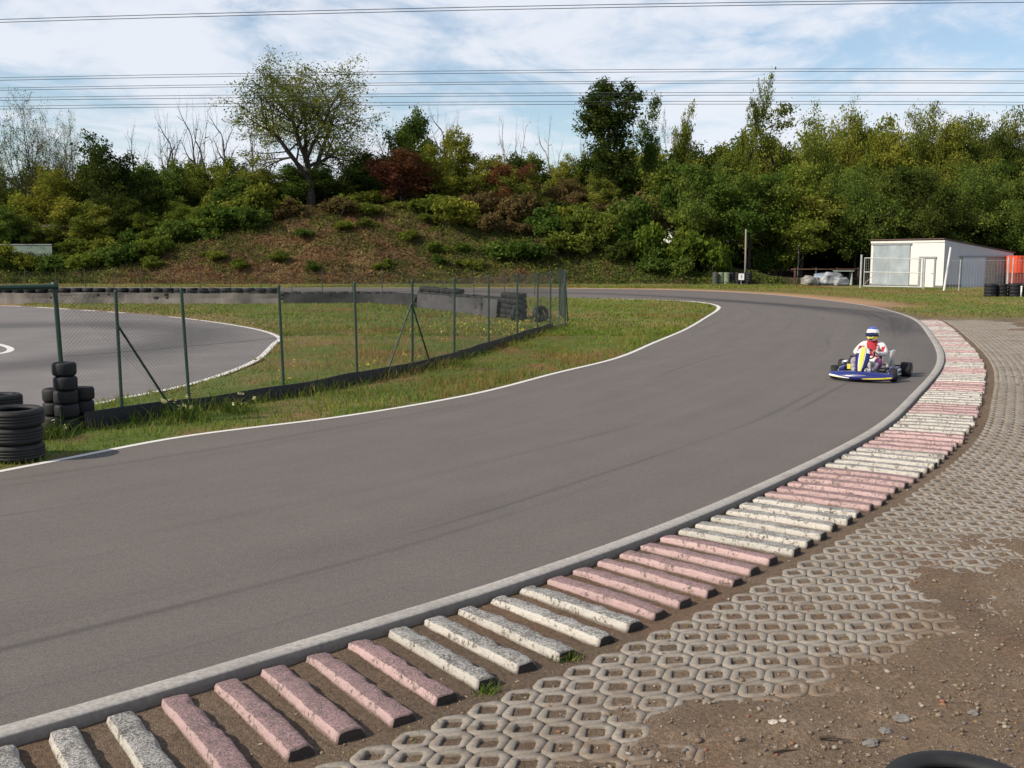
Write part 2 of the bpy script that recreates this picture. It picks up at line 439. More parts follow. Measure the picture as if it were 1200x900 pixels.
# ---- the asphalt track, lofted between its two edges
def asphalt(name, marks=True):
    t = NT(name); P = t.geo()
    uv = t.n('ShaderNodeUVMap').outputs[0]
    st = t.noise(1.0, 5, t.mapping(uv, (0.09, 2.2, 1)), 0.6)          # streaks along the track
    st2 = t.noise(1.0, 4, t.mapping(uv, (0.025, 6.0, 1), loc=(3, 1, 0)), 0.6)
    agg = t.noise(170, 3, P, 0.7); blot = t.noise(0.9, 5, P, 0.6); agg2 = t.noise(60, 3, P, 0.6)
    c = t.ramp(agg, [(0.3, (0.076, 0.068, 0.063)), (0.5, (0.112, 0.102, 0.096)), (0.72, (0.170, 0.157, 0.148))])
    c = t.mix(0.75, c, t.ramp(agg2, [(0.3, 0.62), (0.5, 1.0), (0.7, 1.38)]), 'MULTIPLY')
    c = t.mix(0.6, c, t.ramp(t.noise(16, 4, P, 0.7), [(0.3, 0.82), (0.7, 1.18)]), 'MULTIPLY')
    c = t.mix(1.0, c, (1.0, 0.965, 0.93), 'MULTIPLY')
    c = t.mix(0.8, c, t.ramp(blot, [(0.3, 0.93), (0.7, 1.07)]), 'MULTIPLY')
    c = t.mix(0.8, c, t.ramp(st, [(0.3, 0.90), (0.55, 1.0), (0.75, 1.07)]), 'MULTIPLY')
    c = t.mix(t.maprange(st2, 0.60, 0.70, 0, 0.35), c, (0.052, 0.047, 0.045))
    sep = t.n('ShaderNodeSeparateXYZ', ins={0: uv}); u_, v_ = sep.outputs[0], sep.outputs[1]
    for k, (v0, amp, wid, dk, lo) in enumerate(((1.1, 1.6, 0.035, 0.45, 0.50), (1.35, 1.6, 0.03, 0.35, 0.52), (3.0, 3.0, 0.05, 0.3, 0.5), (4.6, 2.6, 0.04, 0.3, 0.52), (6.0, 2.2, 0.06, 0.22, 0.48))):
        wn = t.noise(1.0, 1, t.mapping(uv, (0.045, 0.0, 1), loc=(7.3 * (k - (k == 1)), 0, 0)))
        gate = t.maprange(t.noise(1.0, 3, t.mapping(uv, (0.11, 0.3, 1), loc=(3.1 * k, 9, 0))), lo, lo + 0.12)
        off = t.math('ABSOLUTE', t.math('SUBTRACT', v_, t.math('ADD', v0 - amp / 2, t.math('MULTIPLY', wn, amp))))
        ln = t.math('MULTIPLY', t.maprange(off, wid * 0.5, wid * 1.6, 1, 0), t.math('MULTIPLY', gate, dk))
        c = t.mix(ln, c, (0.04, 0.036, 0.036))
    rub = t.math('MULTIPLY', t.attr('rubber'), t.maprange(t.noise(1.0, 5, t.mapping(uv, (0.35, 5.0, 1)), 0.65), 0.3, 0.7, 0.45, 1.1))
    c = t.mix(t.math('MINIMUM', rub, 0.9), c, (0.035, 0.032, 0.034))
    spk = t.n('ShaderNodeTexVoronoi', ins={'Scale': 2.2, 'Vector': P}).outputs['Distance']
    c = t.mix(t.maprange(spk, 0.012, 0.02, 0.5, 0), c, (0.35, 0.33, 0.28))
    return t.principled(c, 0.86, t.bump(agg, 0.5, 0.006), spec=0.3)
M_asph = asphalt('asphalt')
NA = 40
nA = len(Oc.p); w = np.linspace(0, 1, NA + 1)
RX = Oc.p[:, None, :] * (1 - w)[None, :, None] + Ic.p[:, None, :] * w[None, :, None]
mid = Curve((Oc.p + Ic.p) / 2)
U = np.repeat(mid.s[:, None], NA + 1, 1)
dOr, sOr, _ = fields(RX[..., 0], RX[..., 1])
Vv = -dOr
# rubber: racing line sweeping from the far left across to the kerb, and several thin skid arcs
def rub_field(x, y):
    r = np.zeros(np.shape(x))
    line = Curve(catmull([(-60, 73), (-20, 70), (2, 67), (8, 62), (12, 54), (14.2, 46), (14.6, 39), (12.8, 33), (11.2, 28.6)], 10))
    d, s = line.dist(x, y)
    r += 0.95 * np.exp(-(d / 0.95) ** 2) * sm(s, 5, 20) * (1 - sm(s, line.len - 5, line.len))
    d, s = Curve(catmull([(9.5, 58), (13, 51), (15.4, 45), (16.0, 41)], 10)).dist(x, y)
    r += 0.6 * np.exp(-(d / 0.5) ** 2) * sm(s, 0.1, 5)
    d, s = Curve(catmull([(11.4, 31), (9.6, 25), (7.2, 19.5), (4.5, 14.6)], 10)).dist(x, y)
    r += 0.28 * np.exp(-((d + 0.9) / 0.8) ** 2) * (1 - sm(s, 8, 17)) * sm(s, 0.1, 4)
    return r
rub = rub_field(RX[..., 0], RX[..., 1])
ii = np.arange(nA * (NA + 1)).reshape(nA, NA + 1)
rq = np.stack([ii[:-1, :-1], ii[1:, :-1], ii[1:, 1:], ii[:-1, 1:]], -1).reshape(-1, 4)
RZ = np.zeros(RX.shape[:2])
road = link('road', np_mesh('road', np.concatenate([RX, RZ[..., None]], -1).reshape(-1, 3), rq, M_asph, attrs={'rubber': rub.ravel()}, uv=np.stack([U, Vv], -1).reshape(-1, 2), smooth=True))
tag(road, kind='structure')

def ribbon(curve, s0, s1, t0, t1, z, step=0.25, zfun=None):
    q = np.arange(s0, s1, step)
    t0 = np.broadcast_to(t0(q) if callable(t0) else t0, q.shape); t1 = np.broadcast_to(t1(q) if callable(t1) else t1, q.shape)
    a = curve.off(q, t0); b = curve.off(q, t1)
    V = np.concatenate([np.c_[a, np.full(len(q), z)], np.c_[b, np.full(len(q), z)]])
    n = len(q); i = np.arange(n - 1)
    return V, np.stack([i, i + n, i + n + 1, i + 1], -1), np.concatenate([np.c_[q, t0], np.c_[q, t1]])
def paint_mat(name, col, wear_lo=0.36, wear_hi=0.5, under=(0.1, 0.09, 0.085)):
    t = NT(name); P = t.geo()
    n = t.noise(9, 6, P, 0.75); n2 = t.noise(1.3, 3, P)
    c = t.mix(t.maprange(t.math('ADD', n, t.math('MULTIPLY', n2, 0.3)), wear_lo + 0.12, wear_hi + 0.12), under, t.mix(t.noise(40, 3, P), tuple(x * 0.82 for x in col), col))
    return t.principled(c, 0.8, t.bump(n, 0.15, 0.004), spec=0.3)
M_line = paint_mat('line_paint', (0.62, 0.60, 0.56), 0.30, 0.40)
sA = Ic.dist(np.array([8.0]), np.array([41.0]))[1][0]; sB = Ic.dist(np.array([9.8]), np.array([50.5]))[1][0]; sC = Ic.dist(np.array([5.5]), np.array([56.9]))[1][0]
wl = lambda q: 0.03 + 0.105 + 0.10 * sm(q, sA, sB) * (1 - sm(q, sC, sC + 6)) + 0.15 * sm(q, sB, sB + 2) * (1 - sm(q, sC - 1, sC + 1))
V, Fq, UV = ribbon(Ic, 1, Ic.len - 1, 0.03, wl, 0.004)
tag(link('inner_line', np_mesh('inner_line', V, Fq, M_line, uv=UV)), kind='structure')

# ---- second track beyond the fence
def grid_fill(poly, step, z):
    xs = np.arange(min(p[0] for p in poly), max(p[0] for p in poly) + step, step); ys = np.arange(min(p[1] for p in poly), max(p[1] for p in poly) + step, step)
    return xs, ys
bm = bmesh.new(); vv = [bm.verts.new((p[0], p[1], 0.0)) for p in T2poly]
f = bm.faces.new(vv); bmesh.ops.triangulate(bm, faces=[f])
bmesh.ops.subdivide_edges(bm, edges=[e for e in bm.edges if e.calc_length() > 4], cuts=6, use_grid_fill=True)
bmesh.ops.triangulate(bm, faces=bm.faces)
bmesh.ops.recalc_face_normals(bm, faces=bm.faces)
if sum(f.normal.z for f in bm.faces) < 0: bmesh.ops.reverse_faces(bm, faces=bm.faces)
me = bpy.data.meshes.new('second_track'); bm.to_mesh(me); bm.free()
t = NT('asphalt_second'); P = t.geo()
agg = t.noise(120, 3, P, 0.7); blot = t.noise(0.7, 5, P, 0.6)
c = t.ramp(agg, [(0.3, (0.108, 0.098, 0.094)), (0.5, (0.145, 0.133, 0.128)), (0.72, (0.195, 0.182, 0.176))])
c = t.mix(0.8, c, t.ramp(blot, [(0.3, 0.85), (0.7, 1.15)]), 'MULTIPLY')
# rubbered racing line: a broad arc round the hairpin (radius measured from the hairpin's island)
sx = t.n('ShaderNodeSeparateXYZ', ins={0: P})
dx = t.math('MULTIPLY', t.math('SUBTRACT', sx.outputs[0], -15.5), 1.0); dy = t.math('MULTIPLY', t.math('SUBTRACT', sx.outputs[1], 27.6), 0.78)
rad = t.math('SQRT', t.math('ADD', t.math('MULTIPLY', dx, dx), t.math('MULTIPLY', dy, dy)))
rr = t.math('ADD', rad, t.maprange(t.noise(0.25, 3, P), 0, 1, -0.8, 0.8))
band = t.math('MULTIPLY', t.maprange(rr, 4.6, 5.8), t.maprange(rr, 6.6, 8.2, 1, 0))
c = t.mix(t.math('MULTIPLY', band, 0.6), c, (0.045, 0.042, 0.044))
me.materials.append(t.principled(c, 0.85, t.bump(agg, 0.4, 0.006), spec=0.3))
tag(link('second_track', me), kind='structure')
s2a = T2c.dist(np.array([-13.6]), np.array([40.2]))[1][0]; s2b = T2c.dist(np.array([-8.4]), np.array([13.1]))[1][0]
V, Fq, UV = ribbon(T2c, s2a, s2b, 0.03 + 0.0, 0.17, 0.004)
tag(link('edge_line', np_mesh('edge_line', V, Fq, M_line, uv=UV)), kind='structure')
for a, b in ((0.2, 1.9), (3.0, 6.1), (7.2, 8.6), (9.4, 11.0)):
    s0 = T2c.dist(np.array([-25.0]), np.array([49.3]))[1][0]
    V, Fq, UV = ribbon(T2c, s0 + a, s0 + b, 0.05, 0.25, 0.004)
    tag(link('edge_dash', np_mesh('edge_dash', V, Fq, M_line, uv=UV)), kind='structure')
isl = Curve(catmull([(-30, 33.5), (-22, 32.3), (-16.6, 30.0), (-14.6, 28.2), (-13.0, 26.2), (-12.6, 25.0), (-12.9, 24.0), (-14.0, 23.0), (-20, 20.6), (-30, 18)], 10))
V, Fq, UV = ribbon(isl, 0, isl.len, 0.0, 0.17, 0.004)
tag(link('island_line', np_mesh('island_line', V, Fq, M_line, uv=UV)), kind='structure')
V = [(-13.2, 24.6, .005), (-13.0, 25.1, .005), (-15.2, 26.6, .005), (-15.4, 25.0, .005)]
tag(link('island_patch', np_mesh('island_patch', V, [(0, 1, 2, 3)], M_line, uv=[(0, 0), (1, 0), (1, 1), (0, 1)])), kind='structure')

# ---- concrete edging along the outer edge of the bend
t = NT('edging_concrete'); P = t.geo()
n = t.noise(30, 6, P, 0.7); n2 = t.noise(2.0, 4, P); sc = t.noise(120, 2, P)
c = t.ramp(n, [(0.3, (0.22, 0.205, 0.188)), (0.6, (0.36, 0.34, 0.315)), (0.8, (0.46, 0.44, 0.41))])
c = t.mix(t.maprange(n2, 0.52, 0.72, 0, 0.6), c, (0.2, 0.185, 0.17))
c = t.mix(t.maprange(sc, 0.6, 0.72, 0, 0.5), c, (0.12, 0.11, 0.10))
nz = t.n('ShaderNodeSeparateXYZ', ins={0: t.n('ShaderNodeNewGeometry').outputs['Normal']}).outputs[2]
side_mask = t.maprange(nz, 0.3, 0.8, 1, 0)  # upright faces get a darker brown than the top
c = t.mix(t.math('MULTIPLY', side_mask, 0.75), c, (0.10, 0.082, 0.068))
M_edge = t.principled(c, 0.9, t.bump(n, 0.4, 0.008), spec=0.2)
q = np.arange(2, Oc.len - 2, 0.16)
wob = 0.008 * (vnoise(q * 1.7, q * 0) - 0.5)
wd = 0.135 + 0.05 * sm(q, K1 - 22, K1 - 12) * (1 - sm(q, K1, K1 + 4))
prof = [(0 * q, 0 * q - 0.16), (0 * q + 0.0, 0 * q + 0.004), (0 * q + 0.006, 0 * q + 0.008), (wd - 0.012 + wob, 0 * q + 0.008), (wd + wob, 0 * q - 0.004), (wd + 0.004, 0 * q - 0.16)]
rows = [np.c_[Oc.off(q, tt), zz + 0.004 * (vnoise(q * 0.8 + 5, q * 0 + 2) - 0.5) * (zz > -0.1)] for tt, zz in prof]
V = np.concatenate(rows); n = len(q); i = np.arange(n - 1)
Fq = np.concatenate([np.stack([i + k * n, i + (k + 1) * n, i + 1 + (k + 1) * n, i + 1 + k * n], -1) for k in range(len(prof) - 1)])
tag(link('kerb_edging', np_mesh('kerb_edging', V, Fq, M_edge)), kind='structure')

# ---- lattice paving stones outside the kerb
t = NT('paver_concrete'); P = t.geo()
n = t.noise(45, 5, P, 0.7); n2 = t.noise(1.6, 4, P); n3 = t.noise(11, 4, P)
c = t.ramp(n, [(0.3, (0.175, 0.153, 0.127)), (0.55, (0.250, 0.222, 0.188)), (0.8, (0.315, 0.282, 0.242))])
c = t.mix(t.maprange(n2, 0.45, 0.7, 0, 0.55), c, (0.135, 0.104, 0.078))
c = t.mix(t.maprange(n3, 0.55, 0.70, 0, 0.75), c, (0.15, 0.115, 0.085))
dst = t.maprange(t.math('ADD', t.attr('dust'), t.math('MULTIPLY', t.math('SUBTRACT', t.noise(14, 5, P, 0.7), 0.5), 1.5)), 0.35, 0.75, 0, 0.85)
c = t.mix(dst, c, (0.165, 0.118, 0.080))
M_pav = t.principled(c, 0.92, t.bump(n, 0.5, 0.006), spec=0.2)
SP, TP = 0.243, 0.141
hexo = [(0.121, 0.041), (0.0, 0.1), (-0.121, 0.041), (-0.121, -0.041), (0.0, -0.1), (0.121, -0.041)]
def chamf(poly, k):
    out = []
    for i, p in enumerate(poly):
        a = np.array(poly[i - 1]); b = np.array(p); c = np.array(poly[(i + 1) % len(poly)])
        out += [b + (a - b) * k / np.linalg.norm(a - b), b + (c - b) * k / np.linalg.norm(c - b)]
    return np.array(out)
ho = chamf(hexo, 0.022)                                               # 12 points
hole = np.array([(0.074, 0.005), (0.006, 0.057), (-0.006, 0.057), (-0.074, 0.005), (-0.074, -0.005), (-0.006, -0.057), (0.006, -0.057), (0.074, -0.005)])
def ring_pts(ang, poly, sc):
    # polygon sampled at the given angles
    out = []
    for a in ang:
        d = np.array([math.cos(a), math.sin(a)]); best = 1e9
        for i in range(len(poly)):
            p = poly[i]; e = poly[(i + 1) % len(poly)] - p
            den = d[0] * e[1] - d[1] * e[0]
            if abs(den) < 1e-12: continue
            tt = (p[0] * e[1] - p[1] * e[0]) / den; uu = (p[0] * d[1] - p[1] * d[0]) / den
            if tt > 0 and -1e-6 <= uu <= 1 + 1e-6: best = min(best, tt)
        out.append(d * best * sc)
    return np.array(out)
AN = np.array(sorted(set([round(math.atan2(q[1], q[0]), 5) for q in list(ho) + list(hole)]))); NR = len(AN)
ro = ring_pts(AN, ho, 1.0); rh = ring_pts(AN, hole, 1.0)
cells = []
row = 0
tt = 0.21
while tt < 3.6:
    ss = K0 - 1.2 + (SP / 2 if row % 2 else 0)
    while ss < K1 + 3.0:
        if tt < pave_w(ss) + 0.45 and not (tt < 0.14 and random.random() < 0.06): cells.append((ss, tt + 0.2 + float(kerb_len(ss)), ss))
        ss += SP
    tt += TP; row += 1
cs = np.array(cells)
def paver_block(cs):
    N = len(cs)
    # thinning of pavers far along: fewer verts for far cells is not needed
    loops = [(ro * 1.0, -0.03), (ro * 0.998, -0.005), (ro * 0.978, 0.0), (rh * 1.04, 0.0), (rh * 1.0, -0.003), (rh * 0.97, -0.06)]
    tilt = rs.randn(N, 2) * 0.004; dz = rs.randn(N) * 0.0009
    blk = fbm(cs[:, 0] * 1.3, cs[:, 1] * 1.3 + 8, 2) - 0.5
    VV = []
    for pts, z in loops:
        s = cs[:, 0, None] + pts[None, :, 0]; tt = cs[:, 1, None] + pts[None, :, 1]
        xy = Oc.off(s, tt)
        zz = -0.028 + z + dz[:, None] + tilt[:, 0, None] * pts[None, :, 0] + tilt[:, 1, None] * pts[None, :, 1] + 0.02 * blk[:, None]
        VV.append(np.concatenate([xy, zz[..., None]], -1))
    A = np.stack(VV, 1)                                                # N, loops, NR, 3
    L = len(loops)
    base = (np.arange(N) * L * NR)[:, None, None]
    k = np.arange(NR)[None, None, :]; l = np.arange(L - 1)[None, :, None]
    Fq = np.stack([base + l * NR + k, base + l * NR + (k + 1) % NR, base + (l + 1) * NR + (k + 1) % NR, base + (l + 1) * NR + k], -1).reshape(-1, 4)
    return A.reshape(-1, 3), Fq
V, Fq = paver_block(cs); Fq = Fq[:, ::-1]
du = np.repeat(sm(cs[:, 1] - (0.3 + kerb_len(cs[:, 0]) + pave_w(cs[:, 0])) + 0.8 * (fbm(cs[:, 0] * 1.4, cs[:, 1] * 1.4, 3) - 0.5), -0.75, 0.15), len(V) // len(cs))
tag(link('lattice_paving', np_mesh('lattice_paving', V, Fq, M_pav, attrs={'dust': du})), kind='structure')
# ================================================================ KERB BARS
def bar_mat(name, col, topcol, under):
    t = NT(name); P = t.geo(); o = t.obj()
    top = t.attr('top')
    n = t.noise(75, 4, P, 0.75); n2 = t.noise(7, 4, P); n3 = t.noise(30, 5, P, 0.8)
    paint = t.mix(t.noise(12, 4, P), tuple(x * 0.80 for x in col), col)
    tpaint = t.mix(t.maprange(n2, 0.35, 0.65), topcol, tuple(min(1, x * 1.25) for x in topcol))
    wear_t = t.maprange(t.math('ADD', n, t.math('MULTIPLY', t.math('ADD', n2, n3), 0.40)), 0.74, 1.0)
    wear_s = t.maprange(t.math('ADD', n3, t.math('MULTIPLY', n2, 0.4)), 0.73, 0.82)
    ct = t.mix(wear_t, tpaint, under); cs_ = t.mix(wear_s, paint, t.mix(n, under, (0.2, 0.16, 0.12)))
    c = t.mix(top, cs_, ct)
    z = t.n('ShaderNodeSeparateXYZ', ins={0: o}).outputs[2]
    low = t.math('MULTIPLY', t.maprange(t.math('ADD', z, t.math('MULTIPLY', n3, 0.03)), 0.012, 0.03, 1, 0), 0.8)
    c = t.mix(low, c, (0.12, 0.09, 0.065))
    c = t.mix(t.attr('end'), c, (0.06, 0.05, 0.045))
    c = t.mix(t.math('MULTIPLY', t.n('ShaderNodeObjectInfo').outputs['Random'], 0.28), c, under)
    return t.principled(c, 0.92, t.bump(t.math('ADD', n, t.math('MULTIPLY', n3, 1.6)), 1.0, 0.014), spec=0.15)
M_white = bar_mat('white_kerb_paint', (0.72, 0.68, 0.61), (0.53, 0.52, 0.495), (0.12, 0.112, 0.104))
M_pink = bar_mat('pink_kerb_paint', (0.66, 0.47, 0.455), (0.43, 0.275, 0.28), (0.17, 0.13, 0.125))
def bar_mesh(seed, mat):
    r = np.random.RandomState(seed)
    NL = 56; V = []; top = []; end = []
    # cross section points (across the bar, height) from left foot over the top to the right foot
    sec = [(-0.085, -0.03, 0), (-0.082, 0.008, 0), (-0.077, 0.030, 0), (-0.0735, 0.049, 0.0), (-0.069, 0.0530, 1), (-0.02, 0.054, 1), (0.025, 0.054, 1), (0.060, 0.052, 1), (0.068, 0.045, .5), (0.078, 0.015, 0), (0.085, -0.03, 0)]
    wob = np.interp(np.arange(NL), np.linspace(0, NL - 1, 9), r.randn(9) * 0.0032)
    chl = np.interp(np.arange(NL), np.linspace(0, NL - 1, 16), np.abs(r.randn(16)) * 0.005)
    chr_ = np.interp(np.arange(NL), np.linspace(0, NL - 1, 16), np.abs(r.randn(16)) * 0.010)
    hz = np.interp(np.arange(NL), np.linspace(0, NL - 1, 7), r.randn(7) * 0.002)
    for i in range(NL):
        x = i / (NL - 1)
        hs = 0.82 + 0.22 * min(1, x * 3) if i else 0.6
        if i == NL - 1: hs = 0.9
        ws = 1.0 if 0 < i < NL - 1 else 0.9
        for j, (a, z, tp) in enumerate(sec):
            ch = chl[i] if j in (2, 3, 4) else (chr_[i] if j in (7, 8, 9) else 0)
            sgn = 1 if a < 0 else -1
            V.append((x + r.randn() * 0.003, a * ws + wob[i] + sgn * ch * (1 if z > 0.03 else 0.3) + r.randn() * 0.0013, (z if z < 0 else z * hs + hz[i] * (z > 0.02)) - (ch * 0.4 if tp > .3 else 0) + r.randn() * 0.0016))
            top.append(tp * (1 if i > 0 else .7)); end.append(0.0 if i < NL - 1 else 0.85)
    k = len(sec); F = []
    for i in range(NL - 1):
        for j in range(k - 1): F.append((i * k + j, (i + 1) * k + j, (i + 1) * k + j + 1, i * k + j + 1))
    # end caps as fans of quads (mirror pairing), on their own vertices so the outer end stays bare
    for i, rev in ((0, False), (NL - 1, True)):
        b = len(V)
        for j in range(k): V.append(V[i * k + j]); top.append(0); end.append(1.0 if i else 0)
        for j in range(k // 2):
            q = (b + j, b + j + 1, b + k - 2 - j, b + k - 1 - j)
            if len(set(q)) < 4: continue
            F.append(q if not rev else q[::-1])
    return np_mesh('kerb_bar', V, [f[::-1] for f in F], mat, attrs={'top': top, 'end': end})
BAR_W = [bar_mesh(100 + i, M_white) for i in range(7)]
BAR_P = [bar_mesh(200 + i, M_pink) for i in range(7)]
BAR_MIX = bar_mesh(300, M_white)
RUNS = [('W', 3), ('P', 5), ('W', 5), ('P', 6), ('W', 6), ('P', 6), ('W', 5), ('P', 5), ('W', 6), ('P', 4), ('W', 6), ('P', 5), ('W', 5), ('P', 4), ('W', 4), ('P', 4), ('W', 4), ('P', 3), ('W', 3), ('P', 3), ('W', 2), ('P', 3), ('W', 2), ('P', 2), ('W', 3), ('P', 2), ('W', 2), ('P', 2), ('W', 3)] * 2
ORD = ['first', 'second', 'third', 'fourth', 'fifth', 'sixth', 'seventh', 'eighth']
s_first = Oc.dist(np.array([-1.62]), np.array([5.52]))[1][0]       # second pink bar of the near run
PITCHB = 0.302
s = s_first - 4 * PITCHB
seq = []
wi = pi_ = 0
for kind, cnt in RUNS:
    if kind == 'W': wi += 1
    else: pi_ += 1
    for k in range(cnt): seq.append((kind, k, wi if kind == 'W' else pi_, cnt))
rb = random.Random(5)
for n_, (kind, k, run, cnt) in enumerate(seq):
    ss = s + n_ * PITCHB
    if ss > K1: break
    L = float(kerb_len(ss)) * rb.uniform(0.97, 1.03)
    p = Oc.off(np.array([ss]), np.array([0.165]))[0]; T = Oc.tan(np.array([ss]))[0]
    ang = math.atan2(-T[0], T[1]) + R(rb.uniform(-1.3, 1.3)) - R(7) * (1 - float(sm(ss, K0 + 2, K0 + 8)))
    me = (BAR_W if kind == 'W' else BAR_P)[rb.randrange(7)]
    o = link('kerb_bar', me)
    o.location = (p[0], p[1], -0.071 + rb.uniform(-0.004, 0.004))
    o.rotation_euler = (R(rb.uniform(-1.5, 1.5)), R(-0.6), ang); o.scale = (L, rb.uniform(0.93, 1.05) * (1.0 + 0.18 * float(sm(ss, K0 + 10, K0 + 22))), rb.uniform(0.94, 1.06))
    colr = 'white' if kind == 'W' else 'pink'
    if run <= (4 if kind == 'W' else 3):
        lab = '%s %s bar in the %s %s run from the near end of the kerb' % (ORD[k], colr, ORD[run - 1], colr)
        if n_ == 0: lab = 'white kerb bar cut off by the bottom left corner, nearest of all kerb bars'
        tag(o, lab, 'kerb bar', '%s kerb bars' % colr)
    else:
        tag(o, '%s kerb bar in the tight stripes on the far half of the kerb' % ('weathered white' if kind == 'W' else 'faded pink'), 'kerb bar', '%s kerb bars of the far half' % colr)

# ================================================================ TYRES
def rubber(name, col=(0.012, 0.012, 0.013)):
    t = NT(name); o = t.obj(); P = t.geo()
    n = t.noise(9, 4, P); d = t.noise(3.5, 5, P, 0.7)
    c = t.mix(t.maprange(d, 0.45, 0.75, 0, 0.4), col, tuple(x * 2.6 + 0.012 for x in col))
    return t.principled(c, 0.7, t.bump(t.noise(60, 3, P), 0.25, 0.004), spec=0.35)
M_tyre = rubber('tyre_rubber'); M_tyre_dark = rubber('dark_rubber', (0.008, 0.008, 0.010)); M_tyre_pale = rubber('pale_painted_rubber', (0.16, 0.19, 0.125)); M_tyre_grey = rubber('grey_painted_rubber', (0.055, 0.06, 0.055))
def tyre_mesh(name, ro_, ri, w, mat, seg=36, groove=True):
    m = MB(); h = w / 2; sd = (ro_ - ri)
    pr = [(ri, -h * 0.62), (ri + sd * 0.12, -h * 0.86), (ri + sd * 0.4, -h), (ro_ - sd * 0.3, -h * 0.97), (ro_ - sd * 0.08, -h * 0.8), (ro_, -h * 0.6)]
    if groove:
        for zc in (-0.34, 0.0, 0.34):
            pr += [(ro_ + 0.002, h * (zc - 0.09)), (ro_ - 0.006, h * (zc - 0.05)), (ro_ - 0.006, h * (zc + 0.05)), (ro_ + 0.002, h * (zc + 0.09))]
    pr += [(ro_, h * 0.6), (ro_ - sd * 0.08, h * 0.8), (ro_ - sd * 0.3, h * 0.97), (ri + sd * 0.4, h), (ri + sd * 0.12, h * 0.86), (ri, h * 0.62), (ri + sd * 0.2, h * 0.5), (ro_ - 0.03, h * 0.3), (ro_ - 0.03, -h * 0.3), (ri + sd * 0.2, -h * 0.5)]
    m.lathe(pr, seg, closed=True)
    return m.mesh(name, mat, smooth=True)
TY_CAR = tyre_mesh('tyre', 0.30, 0.195, 0.205, M_tyre)
TY_KART = tyre_mesh('kart_tyre', 0.145, 0.07, 0.185, M_tyre_dark, 28, False)
TY_PALE = tyre_mesh('tyre', 0.27, 0.17, 0.205, M_tyre_pale, 24)
TY_GREY = tyre_mesh('tyre', 0.27, 0.17, 0.205, M_tyre_grey, 24)
TY_FAR = tyre_mesh('tyre', 0.30, 0.195, 0.2, M_tyre_dark, 20, False)
def tyre(me, x, y, z, label, group=None, sc=1.0, tilt=1.5, name='tyre'):
    o = link(name, me); o.location = (x, y, z); o.scale = (sc, sc, 1.0)
    o.rotation_euler = (R(random.uniform(-tilt, tilt)), R(random.uniform(-tilt, tilt)), random.uniform(0, 6.28))
    return tag(o, label, 'tyre', group)
POSN = ['lowest', 'middle', 'topmost']
for k in range(3):
    tyre(TY_CAR, -5.90 + random.uniform(-.012, .012), 11.80 + random.uniform(-.012, .012), 0.10 + 0.207 * k, '%s black car tyre of the front stack of three at the left edge' % POSN[k], 'front tyre stack', 1.06)
    tyre(TY_CAR, -6.72 + random.uniform(-.015, .015), 13.05 + random.uniform(-.015, .015), 0.10 + 0.205 * k, '%s black car tyre of the stack half hidden behind the front tyre stack' % POSN[k], 'rear tyre stack', 1.0)
TALL = ['lowest', 'second lowest', 'middle', 'second highest', 'topmost']
for k in range(5):
    tyre(TY_KART, -6.10 + (0.015 if k % 2 else 0), 13.62 + (-.01 if k % 2 else 0.01), 0.115 + 0.19 * k, '%s small black kart tyre in the tall column around the first fence post' % TALL[k], 'kart tyre column', 1.08, 1.5, 'kart_tyre')
for k in range(3):
    tyre(TY_KART, -6.34, 13.80 + 0.01 * k, 0.115 + 0.19 * k, '%s small kart tyre of the low stack left of the tall kart tyre column' % POSN[k], 'left kart tyres', 1.08, 1.5, 'kart_tyre')
    tyre(TY_KART, -6.03 + 0.01 * k, 13.96, 0.115 + 0.19 * k, '%s small kart tyre of the low stack right of the tall kart tyre column' % POSN[k], 'right kart tyres', 1.08, 1.5, 'kart_tyre')
tyre(TY_CAR, 1.90, 3.96, 0.11, 'black tyre lying on the gravel at the bottom right corner', None, 1.12)
for i, px in enumerate((1160, 1174, 1188, 1203, 1217)):
    for k in range(4):
        tyre(TY_FAR, ray_x(px, 60.2), 60.2 + 0.1 * (i % 2), 0.08 + 0.196 * k, '%s tyre of the %s black stack from the left beside the shed' % (['lowest', 'second lowest', 'second highest', 'topmost'][k], ORD[i]), 'tyre stacks on the grass by the shed', 1.14)
pb = MB(); pb.tube((0, 0, 0), (0, 0, 0.62), 0.045, 0.045, 10); pb.lathe([(0.0, 0.68), (0.05, 0.67), (0.065, 0.63), (0.05, 0.60)], 12)
po = pb.build('marker_post', plain('pale_post_paint', (0.62, 0.6, 0.54)), smooth=True); po.location = (ray_x(1196.5, 59.4), 59.4, -0.02)
tag(po, 'short pale round marker post in front of the tyre stacks right of the shed', 'post')
STK = [(838, TY_GREY, 'painted grey green at the left end under the trees'), (845.5, TY_PALE, 'painted pale green under the trees, left of two alike'), (851.5, TY_PALE, 'painted pale green under the trees, right of two alike'), (858, TY_FAR, 'directly right of the two pale green stacks'), (864.5, TY_FAR, 'second to the right of the two pale green stacks'), (870.5, TY_FAR, 'behind the white sign under the trees'), (877, TY_FAR, 'at the right end of the row under the trees')]
for i, (px, me, nm) in enumerate(STK):
    for k in range(5):
        tyre(me, ray_x(px, 83), 83.0 + 0.2 * (i % 2), 0.1 + 0.205 * k + 0.03, '%s tyre of the stack %s' % (TALL[k], nm), 'tyre stacks under the trees', 0.86, 1.2)
sg = empty('track_sign', (ray_x(868.5, 82.4), 82.4, 0), 0, 'small white square sign with dark symbol in front of black tyre stacks under the trees', 'sign')
pb = MB(); pb.box((0, 0, 0.72), (0.46, 0.02, 0.52)); pb.build('panel', plain('sign_white', (0.8, 0.8, 0.78), 0.5, 0.04), sg, bevel=0.006)
